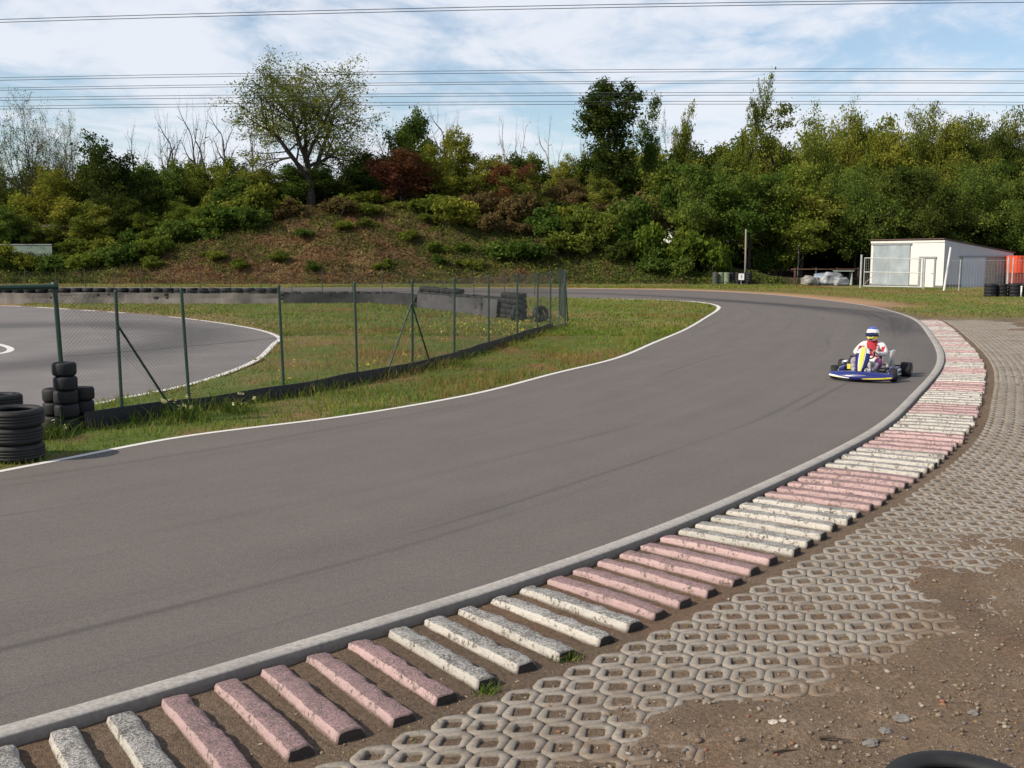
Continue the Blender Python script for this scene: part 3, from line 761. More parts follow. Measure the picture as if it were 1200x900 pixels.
pb = MB(); pb.box((0.0, -0.0145, 0.80), (0.10, 0.006, 0.10)); pb.box((0.0, -0.0145, 0.66), (0.06, 0.006, 0.12)); pb.build('symbol', plain('sign_black', (0.09, 0.09, 0.1)), sg)
pb = MB(); pb.tube((0, 0.03, 0), (0, 0.03, 0.95), 0.025); pb.build('post', plain('sign_post_steel', (0.3, 0.3, 0.3), 0.5), sg)

# ================================================================ GREEN CHAIN LINK FENCE BESIDE THE TRACK
M_green = plain('green_fence_paint', (0.003, 0.028, 0.018), 0.5, 0.2, 8)
M_wire = plain('green_wire', (0.045, 0.06, 0.05), 0.6, 0.15, 3)
M_board = plain('dark_board', (0.009, 0.010, 0.015), 0.6, 0.35, 2.5, bump=0.15)
FP = [(-6.16, 13.73), (-5.6, 14.3), (-4.93, 15.25), (-3.86, 16.9), (-2.9, 18.75), (-2.04, 20.5), (-1.32, 22.9), (-0.59, 25.6), (0.15, 28.47), (0.79, 30.97), (1.25, 32.77), (1.81, 34.37)]
fence = empty('chain_link_fence', (FP[0][0], FP[0][1], 0), 0, 'green chain link fence on thin posts with dark base board along the verge', 'fence')
def L(p, z): return (p[0] - FP[0][0], p[1] - FP[0][1], z)
FH = 1.9
lean = [(-.05, 0), (-.01, .0), (-.06, 0), (-.04, 0), (-.02, 0), (.02, 0), (.02, 0), (0, 0), (0, 0), (0, 0), (0, 0), (.01, 0)]
for i, p in enumerate(FP):
    m = MB(); r = 0.032 if i == 0 else 0.024
    tp = (p[0] + lean[i][0], p[1] + lean[i][1])
    m.tube(L(p, -0.05), L(tp, FH if i else 2.02), r, r, 10); m.lathe([(0, 0.03), (r * 0.8, 0.022), (r * 1.15, 0.0), (r * 1.15, -0.03)], 10, M=Matrix.Translation(L(tp, FH if i else 2.02)))
    m.build('post', M_green, fence, smooth=False)
for (a, za, b) in ((1, 1.42, (-5.02, 14.85)), (5, 1.45, (-2.48, 19.62)), (5, 1.45, (-1.72, 21.35)), (11, 1.75, (1.52, 33.4)), (11, 1.75, (2.0, 36.0))):
    m = MB(); m.tube(L(FP[a], za), L(b, 0.05), 0.018, 0.018, 8); m.build('brace', M_green, fence)
RP = [(1.81, 34.37), (1.95, 37.5), (1.9, 40.5)]
for p in RP[1:]:
    m = MB(); m.tube(L(p, -0.05), L(p, FH), 0.024, 0.024, 8); m.build('post', M_green, fence)
m = MB(); m.tube(L(FP[0], 1.99), L((-6.9, 13.3), 1.98), 0.035, 0.035, 10); m.tube(L((-6.9, 13.3), 1.98), L((-9.6, 11.7), 1.93), 0.035, 0.035, 10); m.tube(L((-9.6, 11.7), -.05), L((-9.6, 11.7), 1.95), 0.035, 0.035, 10)
m.build('top_rail', M_green, fence)
# bracket at the joint
m = MB(); m.lathe([(0.0, 0.05), (0.045, 0.045), (0.05, -0.03), (0.0, -0.03)], 12, M=Matrix.Translation(L((FP[0][0] - .05, FP[0][1]), 2.0))); m.build('corner_clamp', M_green, fence, smooth=True)
fc = Curve(np.array([(p[0] + 0.03, p[1] - 0.015) for p in FP]))
fcr = Curve(np.array(RP) + np.array([0.03, 0]))
def chain_mesh(curve, z0, z1, pitch=0.058, wr=0.0015):
    """woven diamonds: each wire is a zigzag strand climbing the fence, two crossing families of straight wires"""
    V = []; F = []; H = z1 - z0; n = int((curve.len + H) / pitch)
    for fam in (1, -1):
        for i in range(-1, n + 2):
            sA_ = i * pitch - (0 if fam > 0 else 0); pts = []
            # wire from (s, z0) to (s + H, z1) (45 degrees), bent along the fence line
            a0 = sA_ - (H if fam > 0 else 0); a1 = a0 + H
            lo, hi = max(a0, 0), min(a1, curve.len)
            if hi - lo < 0.02: continue
            q = np.linspace(lo, hi, max(2, int((hi - lo) / 0.5) + 2))
            z = z0 + (q - a0) if fam > 0 else z1 - (q - a0)
            xy = curve.off(q, np.full(len(q), 0.002 * fam)); T = curve.tan(q)
            nrm = np.stack([T[:, 1], -T[:, 0]], -1)
            sag = 0.02 * np.sin(q * 2.1) * np.sin((z - z0) / H * math.pi)
            xy = xy + nrm * sag[:, None]
            b = len(V)
            for j in range(len(q)):
                tx, ty = T[j]; tz = fam
                # cross section: three corners round the wire
                d = np.array([tx, ty, tz]) / math.sqrt(2); nn = np.array([nrm[j, 0], nrm[j, 1], 0]); bb = np.cross(d, nn)
                for w_ in range(3):
                    an = w_ * 2.0944
                    o_ = (nn * math.cos(an) + bb * math.sin(an)) * wr
                    V.append((xy[j, 0] + o_[0], xy[j, 1] + o_[1], z[j] + o_[2]))
            for j in range(len(q) - 1):
                for w_ in range(3):
                    F.append((b + j * 3 + w_, b + j * 3 + (w_ + 1) % 3, b + (j + 1) * 3 + (w_ + 1) % 3, b + (j + 1) * 3 + w_))
    # line wires, top, middle and bottom
    for zz in (z0, (z0 + z1) / 2, z1 - 0.01):
        q = np.linspace(0, curve.len, int(curve.len / 0.6) + 2); xy = curve.at(q); T = curve.tan(q); b = len(V)
        for j in range(len(q)):
            for (dn, dz_) in ((0.0025, 0), (-0.0025, 0.0025), (-0.0025, -0.0025)): V.append((xy[j, 0] + T[j, 1] * dn, xy[j, 1] - T[j, 0] * dn, zz + dz_))
        for j in range(len(q) - 1):
            for w_ in range(3): F.append((b + j * 3 + w_, b + j * 3 + (w_ + 1) % 3, b + (j + 1) * 3 + (w_ + 1) % 3, b + (j + 1) * 3 + w_))
    return np.array(V), F
V, F = chain_mesh(fc, 0.2, FH - 0.02)
V2, F2 = chain_mesh(fcr, 0.05, FH - 0.02)
F = F + [tuple(i + len(V) for i in f) for f in F2]; V = np.concatenate([V, V2])
V[:, 0] -= FP[0][0]; V[:, 1] -= FP[0][1]
link('wire_mesh', np_mesh('wire_mesh', V, F, M_wire), fence)
# base boards, one sheet per pair of bays
bq = Curve(np.array([(-5.95, 13.72)] + FP[1:]))
edges = [0] + [float(bq.s[i]) for i in (2, 4, 6, 8, 10, 11)]
for i in range(len(edges) - 1):
    q = np.linspace(edges[i] + 0.01, edges[i + 1] - 0.01, 14)
    wv = 0.02 * (vnoise(q * 1.1 + i, q * 0) - 0.5); hh = (0.25 if i < 5 else 0.16) + 0.04 * (vnoise(q * 0.9 + 7, q * 0 + i) - 0.5)
    m = MB(); rings = []
    for j in range(len(q)):
        a = bq.off(q[j:j + 1], np.array([0.05 + wv[j]]))[0]; b = bq.off(q[j:j + 1], np.array([0.075 + wv[j]]))[0]
        rings.append([Vector(L(a, -0.05)), Vector(L(b, -0.05)), Vector(L(b, hh[j])), Vector(L(a, hh[j]))])
    m.loft(rings); o = m.build('base_board', M_board if i < 5 else plain('weathered_board', (0.16, 0.135, 0.12), 0.8), fence)
    if i == 5: o['label'] = 'weathered grey board at the far corner'

# ================================================================ LOW WIRE FENCE ALONG THE FAR TRACK
M_rustpost = plain('rusty_post', (0.055, 0.045, 0.035), 0.8, 0.3)
wf = empty('wire_fence', (-15, 62, 0), 0, 'thin dark wire fence on slender posts beyond the tyre wall below the bank', 'fence')
wx = np.concatenate([np.arange(-36, 1.5, 1.87)])
wy = 62 + 0.06 * np.abs(wx + 12) * (wx < -12) + 0.3 * np.sin(wx * 0.4)
for i, x in enumerate(wx):
    m = MB(); m.tube((x + 15, wy[i] - 62, -0.05), (x + 15 + random.uniform(-.04, .04), wy[i] - 62, random.uniform(1.6, 1.75)), 0.028, 0.024, 6); m.build('post', M_rustpost, wf)
m = MB()
for zz in (0.35, 0.7, 1.05, 1.4):
    m.path([(wx[i] + 15, wy[i] - 62.03, zz + 0.03 * math.sin(i * 2.3 + zz)) for i in range(len(wx))], 0.004, 4)
for i in range(int((wx[-1] - wx[0]) / 0.22)):
    x = wx[0] + 0.22 * i; y = float(np.interp(x, wx, wy)); m.tube((x + 15, y - 62.03, 0.3), (x + 15, y - 62.03, 1.42), 0.0025, 0.0025, 3)
m.build('wires', M_wire, wf)

# ================================================================ TYRE WALL BETWEEN THE TWO TRACKS
BW = [(-34, 51.3), (-25.9, 51.1), (-19.4, 51.1), (-12.3, 50.9), (-9.3, 51.2), (-6.8, 51.2), (-4.4, 47.6), (-3.0, 44.4), (-1.5, 41.6), (-0.3, 39.3), (0.5, 37.3)]
bc = Curve(catmull(BW, 8))
def s_at(x, y): return float(bc.dist(np.array([x]), np.array([y]))[1][0])
sg1 = s_at(-11.6, 51.0); sg2 = s_at(-4.2, 47.2); sg3 = s_at(-0.2, 39.0)
def belt(name, s0, s1, h, mat, label, slope=0.10):
    q = np.arange(s0, s1, 0.2); m = MB(); rings = []
    for j, qq in enumerate(q):
        wv = 0.05 * math.sin(qq * 2.2) + 0.05 * (float(vnoise(qq * 1.3, 3.0)) - .5); hh = h + 0.07 * (float(vnoise(qq * 0.7, 9.0)) - .5)
        pts = []
        for (tt, z) in ((0.36 + slope + wv, -0.05), (0.36 + wv * 1.3, hh * 0.55), (0.34 + wv * 0.4, hh), (0.32 + wv * 0.4, hh), (0.33 + wv, hh * 0.5), (0.33 + slope + wv, -0.05)):
            c_ = bc.off(np.array([qq]), np.array([tt]))[0]; pts.append(Vector((c_[0], c_[1], z)))
        rings.append(pts)
    m.loft(rings); o = m.build(name, mat, smooth=False)
    return tag(o, label, 'barrier')
def belt_mat(name, a, b, d):
    t = NT(name); P = t.geo()
    st = t.noise(1.0, 5, t.mapping(P, (1.6, 1.6, 0.35)), 0.7); n = t.noise(0.5, 4, P, 0.6)
    c = t.mix(t.maprange(st, 0.3, 0.7), a, b); c = t.mix(t.maprange(n, 0.5, 0.66, 0, 0.8), c, d)
    return t.principled(c, 0.8, t.bump(st, 0.3, 0.03), spec=0.3)
belt('rubber_belt', s_at(-34, 51.3) + .05, sg1, 0.56, belt_mat('pale_belt', (0.20, 0.178, 0.155), (0.11, 0.10, 0.09), (0.05, 0.046, 0.042)), 'long pale grey weathered belting covering the left stretch of the low tyre wall')
belt('rubber_belt', sg1 + 0.1, sg2 + 0.2, 0.54, belt_mat('black_belt', (0.016, 0.016, 0.018), (0.035, 0.034, 0.035), (0.012, 0.012, 0.013)), 'black belting covering the middle stretch of the tyre wall', 0.06)
belt('rubber_belt', sg2 + 0.4, sg3, 0.72, belt_mat('dark_belt', (0.045, 0.045, 0.052), (0.085, 0.08, 0.085), (0.03, 0.03, 0.034)), 'dark grey belting covering the near right stretch of the tyre wall', 0.05)
q = 0.3
while q < bc.len - 0.2:
    p = bc.at(np.array([q]))[0]
    if q < sg1: lab, gp, top = 'black tyre in the left stretch of tyre wall behind the pale grey belting', 'tyres behind the pale belting', 0.66
    elif q < sg2: lab, gp, top = 'black tyre behind the black belting of the middle stretch of tyre wall', 'tyres of the middle stretch', 0.66
    elif q < sg3: lab, gp, top = 'black tyre behind the dark belting at the near right stretch of the tyre wall', 'tyres behind the dark belting', 0.8
    else: lab, gp, top = 'black tyre piled at the uncovered right end of the tyre wall by the fence', 'tyres at the right end', 1.0
    nk = (4 if q < sg1 else 3) if q < sg2 else (4 if q < sg3 else 5)
    if sg2 < q < sg2 + 4.6: nk = 5
    for k in range(nk):
        if q < sg2 and k == 0: continue                                    # hidden behind the belting
        tyre(TY_FAR, p[0] + random.uniform(-.04, .04), p[1] + random.uniform(-.04, .04), 0.1 + 0.2 * k if not (q < sg1) else 0.1 + 0.2 * k, lab, gp, 1.0, 2 if k < 2 else 5)
    q += 0.585
for (x, y, z, tx) in ((1.05, 36.9, 0.3, 80), (0.95, 36.3, 0.3, 76), (0.2, 36.6, 0.28, 84)):
    o = tyre(TY_FAR, x, y, z, 'black tyre piled at the uncovered right end of the tyre wall by the fence', 'tyres at the right end', 1.0)
    o.rotation_euler = (R(tx), 0, random.uniform(0, 1.5))

# ================================================================ SHED, GATE, CONTAINER
C0 = Vector((33.0, 77.5, 0)); dF = Vector((-0.45, 0.89, 0)).normalized(); dR = Vector((0.89, 0.45, 0)).normalized(); nF = Vector((-0.89, -0.45, 0)).normalized()
shed = empty('shed', C0, math.atan2(dR.y, dR.x), 'white flat panelled shed with a sloping roof, sliding door and shaded side wall', 'shed')
# local frame: x along the right wall, y along the front wall going back (to the left)
WR, WF, HF, HB, EX = 7.9, 7.3, 3.62, 2.62, 0.0
M_swhite = plain('shed_white_paint', (0.60, 0.59, 0.565), 0.5, 0.05, 1.5); M_sgrey = plain('shed_grey_panel', (0.26, 0.30, 0.325), 0.5, 0.22, 0.9)
M_sside_shade = plain('shed_side_shaded', (0.36, 0.37, 0.42), 0.55, 0.06, 1.0); M_steal = plain('shed_teal_panel', (0.16, 0.24, 0.26), 0.5, 0.3, 1.5); M_dark = plain('dark_gap', (0.025, 0.025, 0.028), 0.8)  # shed side wall: greyer white, its shade put into the colour
M_rust = plain('roof_edge_brown', (0.10, 0.06, 0.055), 0.7); M_trim = plain('grey_trim', (0.22, 0.23, 0.25), 0.5)
def hz(x): return HF + (HB - HF) * x / WR
m = MB()
m.add([(0, 0, -.1), (WR, 0, -.1), (WR, WF, -.1), (0, WF, -.1), (0, 0, hz(0)), (WR, 0, hz(WR)), (WR, WF, hz(WR)), (0, WF, hz(0))], [(3, 2, 1, 0), (4, 5, 6, 7), (0, 1, 5, 4), (1, 2, 6, 5), (2, 3, 7, 6), (3, 0, 4, 7)], 0)
b = m.build('wall', [M_swhite, M_sside_shade], shed)
for p in b.data.polygons:
    if p.normal.y < -0.5: p.material_index = 1
m = MB(); sl = math.atan2(HB - HF, WR)
m.box((WR / 2, WF / 2, (HF + HB) / 2 + 0.07), ((WR + 0.35) / math.cos(sl), WF + 0.16, 0.06), rot=Matrix.Rotation(-sl, 3, 'Y')); m.build('roof', M_rust, shed)
m = MB(); m.box((-0.03, WF / 2, HF - 0.10), (0.05, WF + 0.04, 0.16)); m.build('fascia', M_swhite, shed)
m = MB(); m.box((-0.05, WF * 0.70, 1.66), (0.07, WF * 0.52, 3.2)); sd = m.build('sliding_door', M_sgrey, shed, bevel=0.01); sd['label'] = 'grey blue sliding door on the left half of the front'
m = MB(); m.box((-0.085, WF * 0.70, 3.34), (0.09, WF * 0.56, 0.10)); m.build('rail', M_trim, sd)
dr = MB().box((-0.04, WF * 0.20, 1.08), (0.06, WF * 0.17, 2.16)).build('door', M_swhite, shed, bevel=0.008)
fm = MB(); w0 = WF * 0.085 + 0.03
fm.box((-0.05, WF * 0.20 - w0 - 0.05, 1.1), (0.09, 0.12, 2.2)); fm.box((-0.05, WF * 0.20 + w0 + 0.09, 1.1), (0.09, 0.2, 2.2)); fm.box((-0.05, WF * 0.2, 2.28), (0.12, 2 * w0 + 0.34, 0.16)); fm.build('frame', M_trim, dr)
MB().box((-0.085, WF * 0.20 - w0 + 0.14, 1.05), (0.04, 0.12, 0.04)).build('handle', M_dark, dr)
m = MB(); m.box((3.3, -0.045, 1.15), (2.6, 0.06, 2.3)); sd2 = m.build('side_door', plain('side_door_panel', (0.36, 0.42, 0.50), 0.5, 0.06, 1.0), shed, bevel=0.01)
m = MB(); m.box((4.4, -0.06, 2.37), (5.4, 0.10, 0.10)); m.build('rail', M_trim, sd2)
m = MB(); m.box((5.2, -0.03, 1.15), (1.1, 0.04, 2.3)); m.build('louvre_panel', plain('louvre_green', (0.24, 0.27, 0.24), 0.6, 0.2, 2), shed)
m = MB()
for zz in np.arange(0.25, 2.3, 0.24): m.box((5.2, -0.06, zz), (1.08, 0.03, 0.06))
m.build('louvre_slat', M_trim, shed)
m = MB(); m.box((6.7, -0.03, 1.15), (1.8, 0.05, 2.3)); m.build('teal_panel', M_steal, shed)
m = MB(); m.box((WR / 2, -0.02, 0.06), (WR, 0.05, 0.3)); m.build('plinth', plain('plinth_grey', (0.16, 0.15, 0.14), 0.9), shed)
MB().box((-0.02, WF / 2, 0.05), (0.05, WF, 0.2)).build('plinth', bpy.data.materials['plinth_grey'], shed)

M_galv = plain('galvanised_steel', (0.42, 0.43, 0.42), 0.45, 0.12, 4, metallic=0.3)
def mesh_panel(m, p0, p1, z0, z1, dx, dz, r):
    p0 = Vector(p0); p1 = Vector(p1); n = max(1, int((p1 - p0).length / dx))
    for i in range(1, n):
        p = p0.lerp(p1, i / n); m.tube((p.x, p.y, z0), (p.x, p.y, z1), r, r, 3)
    k = max(1, int((z1 - z0) / dz))
    for i in range(1, k): m.tube((p0.x, p0.y, z0 + (z1 - z0) * i / k), (p1.x, p1.y, z0 + (z1 - z0) * i / k), r, r, 3)
gx0 = ray_x(1012, 76.5); gx1 = ray_x(1080, 73.5)
gate = empty('metal_gate', (gx0, 76.5, 0), 0, 'wide galvanised steel mesh gate standing in front of the white shed', 'gate')
P0 = (0, 0); P1 = (gx1 - gx0, -3.0)
m = MB()
for (a, za, b_, zb) in ((P0, 0.12, P0, 2.28), (P1, 0.12, P1, 2.2), (P0, 0.15, P1, 0.15), (P0, 2.25, P1, 2.2), (P0, 1.2, P1, 1.18)): m.tube((a[0], a[1], za), (b_[0], b_[1], zb), 0.035, 0.035, 8)
mid_ = (P1[0] * 0.42, P1[1] * 0.42); m.tube((mid_[0], mid_[1], .15), (mid_[0], mid_[1], 2.2), 0.025, 0.025, 6)
m.build('gate_frame', M_galv, gate)
m = MB(); mesh_panel(m, (0, 0, 0), (P1[0], P1[1], 0), 0.15, 2.25, 0.15, 0.2, 0.0045); m.build('wire_mesh', M_galv, gate)
for pp, h in (((-0.22, 0.1), 2.5), ((P1[0] + 0.12, P1[1]), 2.3)):
    MB().tube((pp[0], pp[1], -.1), (pp[0], pp[1], h), 0.075, 0.075, 10).build('gate_post', M_galv, gate)
m = MB(); m.tube((0, 0, 0.25), (mid_[0], mid_[1], 2.1), 0.02, 0.02, 6); m.build('brace', M_galv, gate)
fx = [ray_x(1106, 70.5), ray_x(1127, 70), ray_x(1180, 70.5), ray_x(1215, 71)]
yf = empty('yard_fence', (fx[0], 70.5, 0), 0, 'galvanised mesh fence with leaning pale posts in front of the shaded shed side', 'fence')
for i, (x, h, ln, r) in enumerate(((fx[0], 3.0, 0.34, 0.075), (fx[1], 2.15, 0.06, 0.035), (fx[2], 2.35, 0.0, 0.07), (fx[2] + 0.3, 2.3, 0.05, 0.05), (fx[3], 2.3, 0, 0.06))):
    MB().tube((x - fx[0], 0, -.1), (x - fx[0] + ln, 0.05, h), r, r * 0.9, 10).build('post', M_galv if i else plain('pale_post', (0.6, 0.6, 0.58), 0.5, 0.05), yf)
m = MB(); mesh_panel(m, (0.02, 0.06, 0), (fx[3] - fx[0], 0.06, 0), 0.08, 2.1, 0.2, 0.2, 0.0032); m.tube((0, 0.05, 2.1), (fx[3] - fx[0], 0.05, 2.1), 0.012, 0.012, 6); m.build('wire_mesh', M_galv, yf)
# red skip container at the right edge
M_red = plain('container_orange_red', (0.60, 0.075, 0.03), 0.5, 0.12, 1.5); M_red2 = plain('container_dark_red', (0.20, 0.04, 0.03), 0.6, 0.2, 1.5)
ct = empty('container', (ray_x(1190, 79), 79, 0), R(6), 'bright orange red steel container at the right edge behind the shed', 'container')
m = MB(); m.box((3, 1.2, 1.75), (6, 2.4, 1.35)); m.build('body', M_red, ct, bevel=0.02)
m = MB()
for i in range(14): m.box((0.25 + i * 0.42, -0.025, 1.75), (0.14, 0.05, 1.3))
m.build('rib', M_red, ct)
m = MB(); m.box((3, 1.2, 0.68), (6.05, 2.44, 0.8)); m.build('base', M_red2, ct, bevel=0.02)
m = MB(); m.box((3, 1.2, 0.14), (5.6, 2.0, 0.3)); m.build('skid', M_dark, ct)

# pole, covered heap, plank rack under the trees
po = MB().path([(0, 0, -.1), (0.02, 0, 2), (-0.02, 0, 4.6)], [0.085, 0.075, 0.065], 10).build('wooden_pole', plain('pale_pole', (0.20, 0.185, 0.165), 0.8), smooth=True); po.location = (ray_x(872.5, 83.8), 83.8, 0)
tag(po, 'thin pale wooden pole standing behind the black tyre stacks under the trees', 'pole')
po = MB().path([(0, 0, -.1), (0.05, 0, 2), (0.02, 0, 3.6)], [0.06, 0.055, 0.045], 10).build('wooden_pole', bpy.data.materials['pale_pole'], smooth=True); po.location = (ray_x(934, 86.5), 86.5, 0)
tag(po, 'thin pole beside the brown plank rack under the trees', 'pole')
def lump(name, seed, dims, mat, label, loc, rz):
    bm = bmesh.new(); bmesh.ops.create_icosphere(bm, subdivisions=4, radius=1.0)
    for v in bm.verts:
        c_ = v.co.copy(); n = mnoise.noise(c_ * 1.6 + Vector((seed, 0, 0))) * 0.22 + mnoise.noise(c_ * 4.5 + Vector((0, seed, 0))) * 0.10 + abs(mnoise.noise(c_ * 9 + Vector((0, 0, seed)))) * 0.05
        v.co = Vector([math.copysign(abs(x) ** 0.65, x) for x in c_]) * (0.8 + n); v.co.x *= dims[0]; v.co.y *= dims[1]; v.co.z = max(v.co.z * dims[2] + dims[2] * 0.7, -0.05)
    me = bpy.data.meshes.new(name); bm.to_mesh(me); bm.free(); me.materials.append(mat)
    for p in me.polygons: p.use_smooth = True
    o = link(name, me); o.location = loc; o.rotation_euler = (0, 0, rz)
    return tag(o, label, 'tarpaulin')
M_tarp = plain('white_tarpaulin', (0.24, 0.255, 0.27), 0.5, 0.4, 1.4, bump=0.2); M_tarpb = plain('blue_grey_tarpaulin', (0.19, 0.24, 0.31), 0.5, 0.25, 1.2, bump=0.2)
lump('tarpaulin_heap', 1.3, (0.85, 0.6, 0.5), plain('grey_tarpaulin', (0.22, 0.21, 0.19), 0.6, 0.3, 1.5), 'crumpled grey tarpaulin heap at the left of the covered piles under the trees', (ray_x(949, 83.5), 83.5, 0.0), 0.2)
lump('tarpaulin_heap', 4.1, (1.0, 0.7, 0.62), M_tarpb, 'blue grey tarpaulin heap in the middle of the covered piles under the trees', (ray_x(963, 83.8), 83.8, 0.0), -0.15)
lump('tarpaulin_heap', 7.7, (1.05, 0.6, 0.68), M_tarp, 'large pale tarpaulin heap right of the blue grey one under the trees', (ray_x(974, 83.3), 83.3, 0.0), 0.3)
lump('tarpaulin_heap', 9.4, (0.8, 0.6, 0.45), M_tarp, 'small white tarpaulin heap in front of the plank rack beside the gate', (ray_x(985, 82.8), 82.8, 0.0), 0.3)
rk = empty('plank_rack', (ray_x(966, 85.5), 85.5, 0), 0.05, 'long brown timber rack behind the tarpaulin heaps under the trees', 'rack')
M_wood = plain('brown_timber', (0.11, 0.06, 0.04), 0.8, 0.3, 3)
for zz in (0.5, 1.3): MB().box((0, 0, zz), (5.6, 0.9, 0.07)).build('shelf', M_wood, rk)
for x in (-2.7, -0.9, 0.9, 2.7): MB().box((x, -0.4, 0.7), (0.1, 0.1, 1.45)).build('leg', M_wood, rk)
pb = MB().box((0, 0, 1.16), (1.5, 0.9, 0.06)).box((-0.6, 0, 0.55), (0.06, 0.7, 1.1)).box((0.6, 0, 0.55), (0.06, 0.7, 1.1)); o = pb.build('bench_table', plain('pale_green_board', (0.33, 0.39, 0.35), 0.6)); o.location = (ray_x(988, 84.6), 84.6, 0)
tag(o, 'pale green topped trestle table at the right end of the plank rack', 'table')

# ================================================================ LEFT: OPEN SHELTER AND BOARD WALL ON THE SLOPE
sh = empty('open_shelter', (-47, 96, 2.6), 0.04, 'dark open shelter with a flat brown edged roof among the trees at the far left', 'shelter')
MB().box((0, 0, 2.55), (13.0, 4.5, 0.16)).build('roof', plain('shelter_roof', (0.10, 0.07, 0.05), 0.8), sh)
MB().box((0, -2.27, 2.52), (13.05, 0.04, 0.3)).build('fascia', plain('shelter_fascia', (0.30, 0.22, 0.15), 0.7), sh)
for x in (-6, -2.2, 1.4, 5.6): MB().box((x, -2.0, 1.2), (0.16, 0.16, 2.5)).build('post', M_wood, sh)
MB().box((0, 2.1, 1.25), (12.8, 0.08, 2.4)).build('dark_backing', M_dark, sh)  # near-black sheet added for the dark shade beneath the roof
bw = empty('board_wall', (-47, 91, 2.0), 0.02, 'pale green board wall with a white rail before the far left shelter', 'wall')
MB().box((0, 0, 0.75), (11.5, 0.06, 1.3)).build('panel', plain('pale_green_paint', (0.16, 0.21, 0.165), 0.6, 0.15), bw)
MB().box((0, -0.03, 1.43), (11.6, 0.12, 0.05)).build('rail', M_galv, bw)

# ================================================================ POWER LINES
M_cable = plain('cable', (0.055, 0.058, 0.07), 0.5)
def line(px_pts, Y0, rad, label, dl):
    """one pair of conductors strung across the valley; heights are metres at x = -160..200"""
    o = empty('power_line', (0, Y0, 0), 0, label, 'power line', 'overhead power lines')
    for k in range(2):
        pts = [(x, 0.12 * k, z - k * dl) for x, z in px_pts]
        MB().path(pts, rad, 5).build('wire', M_cable, o, fixn=False)
zpix = row_z
def strung(vl, vc, vr, Y):
    # parabola through the heights at columns 0, 600, 1200
    xs = [-600 / 1180 * Y, 0, 600 / 1180 * Y]; c_ = np.polyfit(xs, [zpix(vl, Y), zpix(vc, Y), zpix(vr, Y)], 2)
    return [(x, float(np.polyval(c_, x))) for x in np.linspace(-1.1 * Y, 1.1 * Y, 41)]
line(strung(23.5, 7.5, -1, 62), 62, 0.022, 'highest pair of overhead wires, alone near the top of the sky', 0.14)
line(strung(91.5, 82.5, 81, 88), 88, 0.022, 'upper pair of the four overhead wire pairs crossing above the treetops', 0.19)
line(strung(102, 94.5, 93.5, 88), 88.6, 0.022, 'second pair down of the four overhead wire pairs above the treetops', 0.17)
line(strung(112, 106.5, 106, 88), 89.2, 0.022, 'third pair down of the four overhead wire pairs above the treetops', 0.21)
line(strung(121, 115.5, 116, 88), 89.8, 0.022, 'lowest pair of the four overhead wire pairs, grazing the treetops', 0.22)
# ================================================================ GO-KART (local frame: +Y forward, +X its right)
KPOS = (7.12, 19.95, 0.0); KYAW = R(149)
M_blue = plain('kart_blue_plastic', (0.014, 0.022, 0.135), 0.32, 0.08, 3); M_yel = plain('kart_yellow', (0.66, 0.55, 0.06), 0.35, 0.05, 3); M_kwhite = plain('kart_white', (0.60, 0.59, 0.57), 0.35, 0.05, 3)
M_kblack = plain('kart_black', (0.02, 0.02, 0.022), 0.45); M_chrome = plain('kart_tube_grey', (0.42, 0.43, 0.45), 0.3, 0.05, 3, metallic=0.7); M_alu = plain('kart_aluminium', (0.62, 0.63, 0.64), 0.35, 0.1, 8, metallic=0.6)
M_seat = plain('kart_seat_grey', (0.20, 0.205, 0.22), 0.4)
kart = empty('go_kart', KPOS, KYAW, 'blue yellow and white racing go-kart cornering on the track beside the striped kerb', 'go-kart')
def V3(*a): return Vector(a)
# chassis tubes
m = MB()
for sx in (-1, 1):
    m.path([(sx * 0.20, 0.80, 0.06), (sx * 0.23, 0.5, 0.06), (sx * 0.34, 0.2, 0.06), (sx * 0.34, -0.3, 0.06), (sx * 0.30, -0.62, 0.08)], 0.015, 8)
    m.tube((sx * 0.23, 0.52, 0.07), (sx * 0.47, 0.52, 0.12), 0.014, 0.014, 8)
for y in (0.80, 0.45, -0.1, -0.55): m.tube((-0.3 if y < .4 else -0.21, y, 0.06), (0.3 if y < .4 else 0.21, y, 0.06), 0.015, 0.015, 8)
m.build('chassis', M_chrome, kart, smooth=True)
MB().box((0, 0.36, 0.045), (0.44, 0.85, 0.008)).build('floor_tray', M_alu, kart)
# front bumper fairing: lofted across the kart
def fair(x):
    a = abs(x) / 0.60
    yf = 1.02 - 0.20 * a ** 2.4; yb = 0.83 - 0.13 * a ** 3
    zt = 0.185 - 0.035 * a ** 2 + (0.02 * (1 - a)); zl = 0.045 + 0.02 * a ** 3
    return yf, yb, zt, zl
xs = np.linspace(-0.60, 0.60, 25); rings = []
for x in xs:
    yf, yb, zt, zl = fair(x)
    zm = zl + (zt - zl) * 0.48
    rings.append([V3(x, yb, zl + .01), V3(x, yf - 0.04, zl), V3(x, yf, zl + 0.03), V3(x, yf - 0.003, zm), V3(x, yf - 0.05, zt - 0.02), V3(x, yf - 0.09, zt), V3(x, yb, zt + 0.012), V3(x, yb - 0.01, zt - 0.02)])
bmp = MB().loft(rings).build('front_bumper', M_blue, kart, smooth=True)
